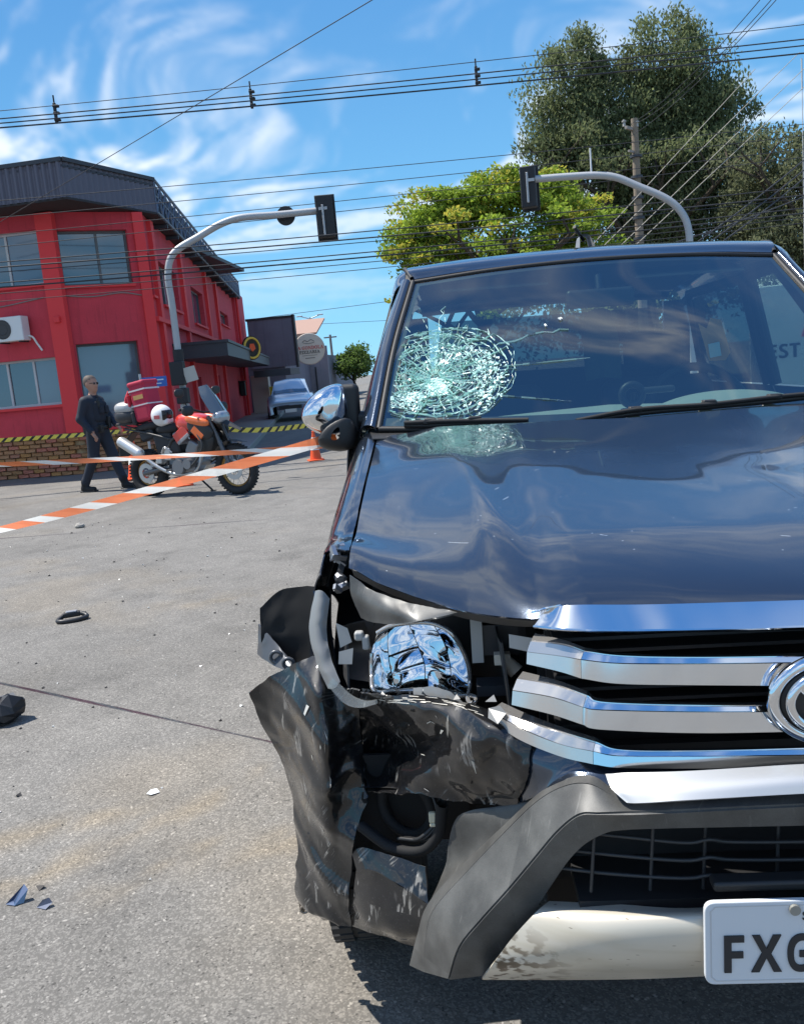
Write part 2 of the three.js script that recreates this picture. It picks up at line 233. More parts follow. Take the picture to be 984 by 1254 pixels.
  const cap = (A, B) => { const l = Math.hypot(B[0] - A[0], B[1] - A[1]); return bx(l, 0.07, 0.09, (A[0] + B[0]) / 2, 5.645, (A[1] + B[1]) / 2, Math.atan2(-(B[1] - A[1]), B[0] - A[0])); };
  part('fascia_cap', [cap(F0, F1), cap(F1, F2)], darkMetal, b);
  const soff = (y, t) => { const s = new THREE.Shape([F0, F1, F2, F3, [F3[0] - 8, F3[1]], [-17, -30]].map(([x, z]) => new THREE.Vector2(x, -z))); return new THREE.ExtrudeGeometry(s, { depth: t, bevelEnabled: false }).rotateX(-Math.PI / 2).translate(0, y, 0); };
  part('soffit', soff(4.97, 0.04), std(0.03, 0.028, 0.03, 0.8), b); part('roof_deck', soff(5.52, 0.04), darkMetal, b);
  const lat = [], sl = (s, y0, s2, y1, r = 0.022) => rod([F2[0] - 0.1516 * s, y0, F2[1] - 0.988 * s], [F2[0] - 0.1516 * s2, y1, F2[1] - 0.988 * s2], r, r, 4);
  for (let s = 0; s <= 19.5; s += 0.65) { lat.push(sl(s, 5, s, 5.66)); if (s < 19.4) { lat.push(sl(s, 5.02, s + 0.65, 5.64), sl(s, 5.64, s + 0.65, 5.02)); } }
  lat.push(sl(0, 5.66, 19.5, 5.66, 0.035), sl(0, 5.02, 19.5, 5.02, 0.035), sl(0, 5.34, 19.5, 5.34));
  part('lattice_screen', lat, std(0.10, 0.13, 0.19, 0.5), b);
  part('screen_backing', ribbed([F2[0] - 0.03, F2[1] - 0.02], [F3[0] - 0.03, F3[1]], 5.0, 5.62, 0.3), std(0.10, 0.13, 0.18, 0.5), b);
  const vigas = []; for (let s = 1; s < 19; s += 1.5) { vigas.push(bx(0.9, 0.08, 0.08, F2[0] - 0.1516 * s - 0.45, 4.92, F2[1] - 0.988 * s - 0.06, 0.15)); } part('soffit_bracket', vigas, darkMetal, b);
  // small things of their own on the walls
  const ac = thing('air_conditioner', 'white outdoor air conditioner unit on the red wall', 'air conditioner', [L0[0] + dl[0] * 8.05, 2.64, L0[2] + dl[2] * 8.05], Math.atan2(-dl[2], dl[0]));
  part('housing', [rbx(0.62, 0.46, 0.26, 0.02, 0, 0.24, 0.19)], std(0.72, 0.72, 0.70, 0.5), ac);
  part('fan_grille', [new THREE.TorusGeometry(0.17, 0.012, 6, 28).translate(-0.1, 0.24, 0.325), new THREE.TorusGeometry(0.1, 0.008, 6, 24).translate(-0.1, 0.24, 0.325), cyl(0.16, 0.16, 0.01, 0, 0, 0, 24).rotateX(Math.PI / 2).translate(-0.1, 0.24, 0.322)], std(0.05, 0.05, 0.05, 0.6), ac);
  part('bracket', [bx(0.03, 0.03, 0.3, -0.2, 0.0, 0.15), bx(0.03, 0.03, 0.3, 0.2, 0.0, 0.15)], darkMetal, ac);
  part('hose', tube([[0.31, 0.1, 0.15], [0.38, 0.06, 0.12], [0.42, -0.05, 0.08], [0.5, -0.2, 0.06]], 0.02, 16, 6), std(0.7, 0.7, 0.68, 0.6), ac);
  const eye = thing('round_shop_sign', 'round black and yellow shop sign standing on the canopy edge', 'sign', [-6.48, 2.5, -25.4], 1.2);
  part('disc', cyl(0.36, 0.36, 0.06, 0, 0, 0, 32).rotateX(Math.PI / 2), std(0.02, 0.02, 0.02, 0.5), eye); part('ring', new THREE.TorusGeometry(0.3, 0.035, 8, 32).translate(0, 0, 0.03), std(0.75, 0.48, 0.06, 0.5), eye); part('emblem', [cyl(0.13, 0.13, 0.03, 0, 0, 0, 5).rotateX(Math.PI / 2).translate(0, 0.02, 0.035)], std(0.8, 0.10, 0.03, 0.5), eye);
  eye.rotation.y = 0.95;
}
// pavement along the street side
{
  const s = new THREE.Shape([[V2[0] + 0.1, V2[2] + 0.4], [V2[0] + 1.5, V2[2] - 0.2], [V2[0] + 1.5 - 0.1516 * 120, V2[2] - 0.988 * 120], [V2[0] - 0.1516 * 120 - 1, V2[2] - 0.988 * 120]].map(([x, z]) => new THREE.Vector2(x, -z)));
  structure('pavement', new THREE.ExtrudeGeometry(s, { depth: 0.13, bevelEnabled: true, bevelSize: 0.02, bevelThickness: 0.02, bevelSegments: 2 }).rotateX(-Math.PI / 2).translate(0, -0.02, 0), std(0.27, 0.26, 0.24, 0.9));
}
// ---------------------------------------------------------------- grey building down the street
{
  const b = thing('grey_building', 'grey flat-fronted building with black edge trim down the street', 'building', [0, 0, 0]);
  const g = stucco(0.19, 0.185, 0.235), gd = std(0.02, 0.02, 0.022, 0.6);
  part('wall', [bx(2.0, 2.1, 0.3, -8.35, 3.1, -38.1), bx(9, 2.6, 0.25, -12.4, 1.3, -38.2)], g, b);
  part('wall', bx(0.3, 2.2, 9, -8.35, 1.1, -43), g, b); part('edge_trim', [bx(0.1, 2.3, 0.36, -7.3, 3.12, -38.1), bx(2.1, 0.1, 0.36, -8.36, 4.2, -38.1)], gd, b);
  part('awning', [bx(1.5, 0.26, 2.2, -7.7, 1.78, -35.2)], std(0.06, 0.062, 0.07, 0.7), b);
  part('side_wall', [bx(0.75, 1.75, 0.4, -8.75, 0.87, -36.6)], std(0.52, 0.50, 0.47, 0.8), b);
  const y = thing('yellow_shop_sign', 'small yellow hanging shop sign below the grey awning', 'sign', [-7.95, 1.05, -36.2], 0.1);
  part('board', rbx(0.72, 0.36, 0.06, 0.015), std(0.72, 0.58, 0.05, 0.6), y); part('lettering', [bx(0.5, 0.05, 0.01, 0, 0.06, 0.035), bx(0.4, 0.04, 0.01, 0, -0.06, 0.035)], std(0.10, 0.14, 0.05, 0.6), y);
  const far = thing('far_shop_building', 'low grey shop building farther along the street behind the round sign', 'building', [0, 0, 0]);
  const farWall = stucco(0.26, 0.25, 0.29); part('wall', [bx(0.5, 3, 22, -8.6, 1.3, -58)], farWall, far); part('wall', bx(2.0, 3.2, 0.3, -8.2, 1.5, -47.2), farWall, far); part('wall', bx(1.5, 3.5, 0.3, -9.6, 2.9, -52), std(0.55, 0.52, 0.47, 0.8), far);
  part('roof', [bx(2.6, 0.1, 4, -9.1, 4.35, -50, 0, 0.25)], std(0.35, 0.22, 0.17, 0.8), far);
  part('door', bx(0.06, 2, 1, -7.9, 1, -47.5), black, far); part('blue_panel', bx(0.05, 1.0, 1.2, -8.2, 2.5, -49.5), std(0.2, 0.35, 0.5, 0.5), far);
}
const fontB = await new FontLoader().loadAsync('fonts/droid/droid_sans_bold.typeface.json');
const fontR = await new FontLoader().loadAsync('fonts/droid/droid_sans_regular.typeface.json');
const fontS = await new FontLoader().loadAsync('fonts/droid/droid_serif_bold.typeface.json');
function text(str, size, depth, font = fontB, sx = 1) { const g = new TextGeometry(str, { font, size, depth, curveSegments: 4, bevelEnabled: false }); g.computeBoundingBox(); const b = g.boundingBox; return g.translate(-(b.min.x + b.max.x) / 2, -(b.min.y + b.max.y) / 2, 0).scale(sx, 1, 1); }
{
  const s = thing('round_pizzeria_sign', 'round cream restaurant sign with red and black lettering on the grey building', 'sign', [-7.05, 2.78, -40.2], 0.12);
  part('disc', cyl(0.7, 0.7, 0.12, 0, 0, 0, 40).rotateX(Math.PI / 2), std(0.70, 0.62, 0.52, 0.7), s); part('rim', new THREE.TorusGeometry(0.7, 0.03, 6, 44), std(0.55, 0.48, 0.42, 0.6), s);
  part('lettering', text('LA GONDOLA', 0.15, 0.01, fontS, 0.92).translate(0, 0.06, 0.062), std(0.55, 0.05, 0.05, 0.7), s); part('lettering', text('PIZZARIA', 0.14, 0.01, fontS).translate(0, -0.14, 0.062), std(0.06, 0.05, 0.05, 0.7), s);
  part('drawing', [tube([[-0.3, 0.3, 0.066], [-0.2, 0.4, 0.066], [-0.05, 0.34, 0.066], [0.1, 0.42, 0.066], [0.26, 0.34, 0.066]], 0.012, 30, 5), tube([[-0.25, 0.28, 0.066], [0, 0.25, 0.066], [0.25, 0.28, 0.066]], 0.01, 20, 5)], std(0.10, 0.09, 0.09, 0.7), s); part('small_print', [bx(0.7, 0.02, 0.006, 0, -0.3, 0.064), bx(0.45, 0.035, 0.006, 0, -0.42, 0.064)], std(0.2, 0.17, 0.15, 0.7), s);
  part('bracket', [rod([-0.4, -0.2, -0.05], [-1.0, -0.3, -0.3], 0.03), rod([-0.4, 0.2, -0.05], [-1.0, 0.2, -0.3], 0.03)], darkMetal, s);
}
const WIRES = [[[-8.72,5.72,-12.21],[6.73,5.67,-12.74],0.013,0,0.05],[[-8.73,5.66,-12.21],[6.73,5.58,-12.74],0.013,0,0.05],[[-8.74,5.6,-12.2],[6.73,5.47,-12.74],0.016,0,0.05],[[-8.7,5.82,-12.22],[6.73,5.88,-12.74],0.008,0,0.05],[[-8.58,4.3,-13.88],[0.04,5.05,-6.9],0.007,0,0],[[-10.12,4.9,-13.63],[8.54,5.38,-16.77],0.009,0,0.08],[[-10.17,4.61,-13.61],[8.55,5.19,-16.78],0.009,0,0.08],[[-10.21,4.32,-13.59],[8.55,4.96,-16.78],0.009,0,0.08],[[-10.24,4.11,-13.57],[8.55,4.82,-16.78],0.009,0,0.08],[[-9.71,3.76,-12.66],[8.06,4.11,-15.85],0.013,0,0.1],[[-9.72,3.69,-12.66],[8.06,3.96,-15.86],0.017,0,0.1],[[-9.73,3.61,-12.65],[8.06,3.91,-15.86],0.01,0,0.1],[[-9.76,3.44,-12.64],[8.06,3.74,-15.86],0.014,0,0.1],[[-9.77,3.37,-12.63],[8.06,3.65,-15.86],0.018,0,0.1],[[-9.79,3.27,-12.62],[8.06,3.58,-15.86],0.01,0,0.1],[[-9.8,3.14,-12.61],[8.06,3.49,-15.86],0.009,0,0.1],[[-12.94,4.83,-47.29],[-1.21,5.33,-48.85],0.02,0,0],[[-13.5,5.06,-57.39],[-2.97,4.7,-58.76],0.02,0,0],[[9.05,8.58,-23.47],[1.87,2.91,-14.87],0.012,1,0],[[9.15,8.17,-23.42],[2.12,2.86,-14.83],0.012,1,0],[[9.15,7.73,-23.41],[2.36,2.84,-14.78],0.012,1,0],[[8.04,8.39,-23.81],[1.72,2.95,-14.88],0.012,1,0],[[8.24,5.65,-19.9],[2.36,2.37,-13.58],0.02,0,0.1],[[8.21,5.42,-19.91],[2.59,2.38,-13.53],0.02,0,0.1],[[8.18,5.23,-19.92],[2.81,2.38,-13.47],0.02,0,0.1],[[8.34,4.68,-19.88],[1.46,2.76,-13.76],0.02,0,0.1],[[4.24,6.2,-10.14],[4.43,6.98,-22.2],0.009,0,0.25],[[4.37,6.16,-10.09],[4.62,6.99,-22.15],0.009,0,0.25],[[4.52,6.23,-10.04],[4.38,6.68,-22.21],0.009,0,0.25]];
const WIRE_LABELS = [["dark cable of the spacer-clamped bundle strung highest over the street", "cable", "cables of the highest bundle"], ["dark cable of the spacer-clamped bundle strung highest over the street", "cable", "cables of the highest bundle"], ["dark cable of the spacer-clamped bundle strung highest over the street", "cable", "cables of the highest bundle"], ["thin single wire running just over the highest cable bundle", "cable", null], ["thin wire crossing steeply up from the red building to over the street", "cable", null], ["thin overhead wire strung from the red building towards the tall tree", "cable", "thin wires from the red building towards the tree"], ["thin overhead wire strung from the red building towards the tall tree", "cable", "thin wires from the red building towards the tree"], ["thin overhead wire strung from the red building towards the tall tree", "cable", "thin wires from the red building towards the tree"], ["thin overhead wire strung from the red building towards the tall tree", "cable", "thin wires from the red building towards the tree"], ["dark communication cable strung low over the crossing, under the thin wires", "cable", "dark low communication cables"], ["dark communication cable strung low over the crossing, under the thin wires", "cable", "dark low communication cables"], ["dark communication cable strung low over the crossing, under the thin wires", "cable", "dark low communication cables"], ["dark communication cable strung low over the crossing, under the thin wires", "cable", "dark low communication cables"], ["dark communication cable strung low over the crossing, under the thin wires", "cable", "dark low communication cables"], ["dark communication cable strung low over the crossing, under the thin wires", "cable", "dark low communication cables"], ["dark communication cable strung low over the crossing, under the thin wires", "cable", "dark low communication cables"], ["faint far wire strung across the end of the street", "cable", null], ["lowest faint far wire behind the round sign", "cable", null], ["pale sunlit cable slanting down before the tall tree towards the truck roof", "cable", "pale slanting cables before the tall tree"], ["pale sunlit cable slanting down before the tall tree towards the truck roof", "cable", "pale slanting cables before the tall tree"], ["pale sunlit cable slanting down before the tall tree towards the truck roof", "cable", "pale slanting cables before the tall tree"], ["pale sunlit cable slanting down before the tall tree towards the truck roof", "cable", "pale slanting cables before the tall tree"], ["dark slanting cable of the thick bundle before the right hand trees", "cable", "slanting dark cable bundle"], ["dark slanting cable of the thick bundle before the right hand trees", "cable", "slanting dark cable bundle"], ["dark slanting cable of the thick bundle before the right hand trees", "cable", "slanting dark cable bundle"], ["dark slanting cable of the thick bundle before the right hand trees", "cable", "slanting dark cable bundle"], ["thin dark wire dropping from above to the utility pole before the tree", "cable", "wires dropping to the utility pole"], ["thin dark wire dropping from above to the utility pole before the tree", "cable", "wires dropping to the utility pole"], ["thin dark wire dropping from above to the utility pole before the tree", "cable", "wires dropping to the utility pole"]].map((l) => l[2] ? l : [l[0], l[1]]);
const SPACERS = [[-6.21, 5.78, -12.59], [-3.35, 5.93, -13.44], [0.25, 5.96, -13.69]];
// ---------------------------------------------------------------- traffic signals, poles
const galv = std(0.40, 0.41, 0.42, 0.55, { metalness: 0.35 }), cast = std(0.016, 0.017, 0.02, 0.65);
{
  const p = thing('traffic_signal', 'curved grey steel mast with signal head seen from behind, in front of the red building', 'traffic signal', [-5.36, 0, -14.43], 0, 'traffic signals on curved masts');
  part('pole', tube([[0, 0, 0], [0, 1.5, 0], [0, 3.0, 0], [0, 3.5, 0], [0.12, 3.82, -0.03], [0.6, 4.1, -0.16], [1.0, 4.3, -0.28], [1.3, 4.37, -0.33], [2.0, 4.38, -0.46], [2.85, 4.40, -0.6]], 0.062, 90, 12), galv, p);
  part('lower_sleeve', cyl(0.085, 0.085, 1.2, 0, 0.6, 0), galv, p);
  part('control_box', [rbx(0.24, 0.42, 0.2, 0.02, -0.02, 1.75, 0.1), rbx(0.2, 0.28, 0.2, 0.02, 0.02, 1.35, 0.1), cyl(0.09, 0.09, 0.24, 0, 2.05, 0.02)], cast, p); part('notice_plate', bx(0.22, 0.26, 0.02, 0.2, 1.72, 0.1, 0.4, 0, 0.2), std(0.45, 0.43, 0.38, 0.7), p);
  const h = part('signal_head', rbx(0.30, 0.72, 0.2, 0.02, 2.82, 4.27, -0.5, 0.1), cast, p); part('backing_plate', rbx(0.36, 0.80, 0.03, 0.012, 2.82, 4.27, -0.62, 0.1), cast, h); part('bracket', [rbx(0.035, 0.52, 0.05, 0.01, 2.80, 4.20, -0.38, 0.1), bx(0.2, 0.05, 0.06, 2.78, 4.4, -0.42)], galv, h);
  for (let k = 0; k < 3; k++) part('visor', new THREE.CylinderGeometry(0.1, 0.1, 0.18, 18, 1, true, 0, Math.PI * 1.4).rotateX(Math.PI / 2).rotateY(0.1).translate(2.83, 4.49 - k * 0.22, -0.74), cast, h);
  part('round_sign_back', [cyl(0.17, 0.17, 0.012, 0, 0, 0, 30).rotateX(Math.PI / 2).translate(2.1, 4.37, -0.58)], cast, p);
}
{
  const p = thing('traffic_signal', 'curved grey steel mast with signal head seen from behind, in front of the tall trees', 'traffic signal', [3.61, 0, -14.17], 0, 'traffic signals on curved masts');
  part('pole', tube([[0, 0, 0], [0, 1.5, 0], [0, 2.9, 0], [0, 3.3, 0], [-0.06, 3.55, -0.02], [-0.26, 3.82, -0.06], [-0.8, 4.16, -0.18], [-1.1, 4.33, -0.25], [-1.35, 4.40, -0.3], [-1.9, 4.45, -0.38], [-2.5, 4.48, -0.46]], 0.06, 90, 12), galv, p);
  const h = part('signal_head', rbx(0.26, 0.68, 0.2, 0.02, -2.55, 4.36, -0.50, -0.25), cast, p); part('backing_plate', rbx(0.31, 0.76, 0.03, 0.012, -2.51, 4.36, -0.63, -0.25), cast, h); part('bracket', [rbx(0.035, 0.5, 0.05, 0.01, -2.58, 4.34, -0.38, -0.25), bx(0.12, 0.05, 0.12, -2.52, 4.46, -0.42)], galv, h);
  for (let k = 0; k < 3; k++) part('visor', new THREE.CylinderGeometry(0.095, 0.095, 0.18, 18, 1, true, 0, Math.PI * 1.4).rotateX(Math.PI / 2).rotateY(-0.25).translate(-2.48, 4.57 - k * 0.21, -0.74), cast, h);
  part('antenna', rod([-1.5, 4.42, -0.32], [-1.5, 4.86, -0.32], 0.014), std(0.7, 0.7, 0.7, 0.5), p);
}
const concrete = std(0.22, 0.175, 0.13, 0.9), insul = std(0.35, 0.33, 0.3, 0.4);
{
  const p = thing('utility_pole', 'weathered concrete utility pole with cross arm before the tall tree', 'utility pole', [4.52, 0, -22.2], 0);
  part('shaft', cyl(0.14, 0.085, 7.1, 0, 3.55, 0, 12), concrete, p); part('cross_arm', [bx(0.5, 0.07, 0.07, -0.12, 6.85, 0.1, 0.9), bx(0.4, 0.05, 0.05, -0.1, 6.3, 0.1, 0.9)], std(0.28, 0.25, 0.22, 0.9), p);
  for (const k of [-0.2, 0.15]) part('insulator', [cyl(0.04, 0.025, 0.16, k - 0.1, 6.97, 0.12 - k * 0.5), cyl(0.055, 0.055, 0.03, k - 0.1, 7.01, 0.12 - k * 0.5)], insul, p);
  part('bands', [0, 1, 2, 3, 4].map((k) => cyl(0.15, 0.15, 0.06, 0, 4.2 + k * 0.5, 0)), darkMetal, p);
  const q = thing('utility_pole', 'far utility pole with bracket and transformer fuse before the tall crown', 'utility pole', [8.95, 0, -32.9], 0);
  part('shaft', cyl(0.15, 0.1, 11.5, 0, 5.75, 0, 12), concrete, q); part('bracket', [rod([0, 11.2, 0], [-0.9, 11.05, 0.1], 0.035), rod([0, 10.5, 0], [-0.6, 10.9, 0.1], 0.03), rod([0.0, 11.5, 0], [0.0, 10.2, 0.12], 0.05)], greySteel, q); part('fuse', [cyl(0.06, 0.06, 0.4, 0.1, 10.3, 0.15), cyl(0.1, 0.1, 0.3, -0.1, 10.2, 0.2)], insul, q);
  const l = thing('street_lamp', 'far double-headed street lamp post over the round sign', 'street lamp', [-9.6, 0, -58], 0); part('post', cyl(0.07, 0.05, 5.4, 0, 2.7, 0, 8), greySteel, l); part('arm', [rod([0, 5.3, 0], [-0.6, 5.5, 0], 0.035), rod([0, 5.3, 0], [0.6, 5.5, 0], 0.035)], greySteel, l); for (const s of [-1, 1]) part('lamp', rbx(0.4, 0.08, 0.16, 0.03, s * 0.7, 5.52, 0), greySteel, l);
  const f = thing('utility_pole', 'distant thin utility pole at the end of the street', 'utility pole', [-9.7, 0, -68], 0); part('shaft', cyl(0.13, 0.09, 4.6, 0, 2.3, 0, 8), std(0.2, 0.18, 0.17, 0.9), f); part('cross_arm', bx(1, 0.1, 0.1, 0, 4.4, 0), std(0.2, 0.18, 0.17, 0.9), f);
  const w = solo('antenna_mast', [rod([0, 0, 0], [0, 8.8, 0], 0.014, 0.010, 6), rod([0, 8.0, 0], [0, 8.8, 0], 0.02, 0.02, 6)], std(0.5, 0.5, 0.5, 0.5), 'thin pale antenna mast rising over the trees', 'mast', undefined, [9.62, 0, -24.8]);
}
// ---------------------------------------------------------------- overhead cables
const cableMat = std(0.03, 0.03, 0.034, 0.7), paleCable = std(0.42, 0.37, 0.29, 0.7);
WIRES.forEach(([a, b, r, pale, sag], i) => {
  const pts = []; for (let k = 0; k <= 10; k++) { const t = k / 10; pts.push([lerp(a[0], b[0], t), lerp(a[1], b[1], t) - sag * 4 * t * (1 - t), lerp(a[2], b[2], t)]); }
  solo('overhead_cable', tube(pts, r * 0.72, 24, 5), pale ? paleCable : cableMat, ...WIRE_LABELS[i]);
});
SPACERS.forEach(([x, y, z]) => { const m = thing('cable_spacer', 'small dark spacer clamped across the highest cable bundle', 'spacer', [x, y, z], 0, 'spacers on the highest cable bundle'); part('bar', [rbx(0.045, 0.3, 0.045, 0.012), cyl(0.012, 0.012, 0.12, 0, 0.2, 0)], cast, m); for (const k of [-0.1, 0, 0.1]) part('clip', rbx(0.09, 0.035, 0.07, 0.01, 0.02, k, 0), cast, m); });
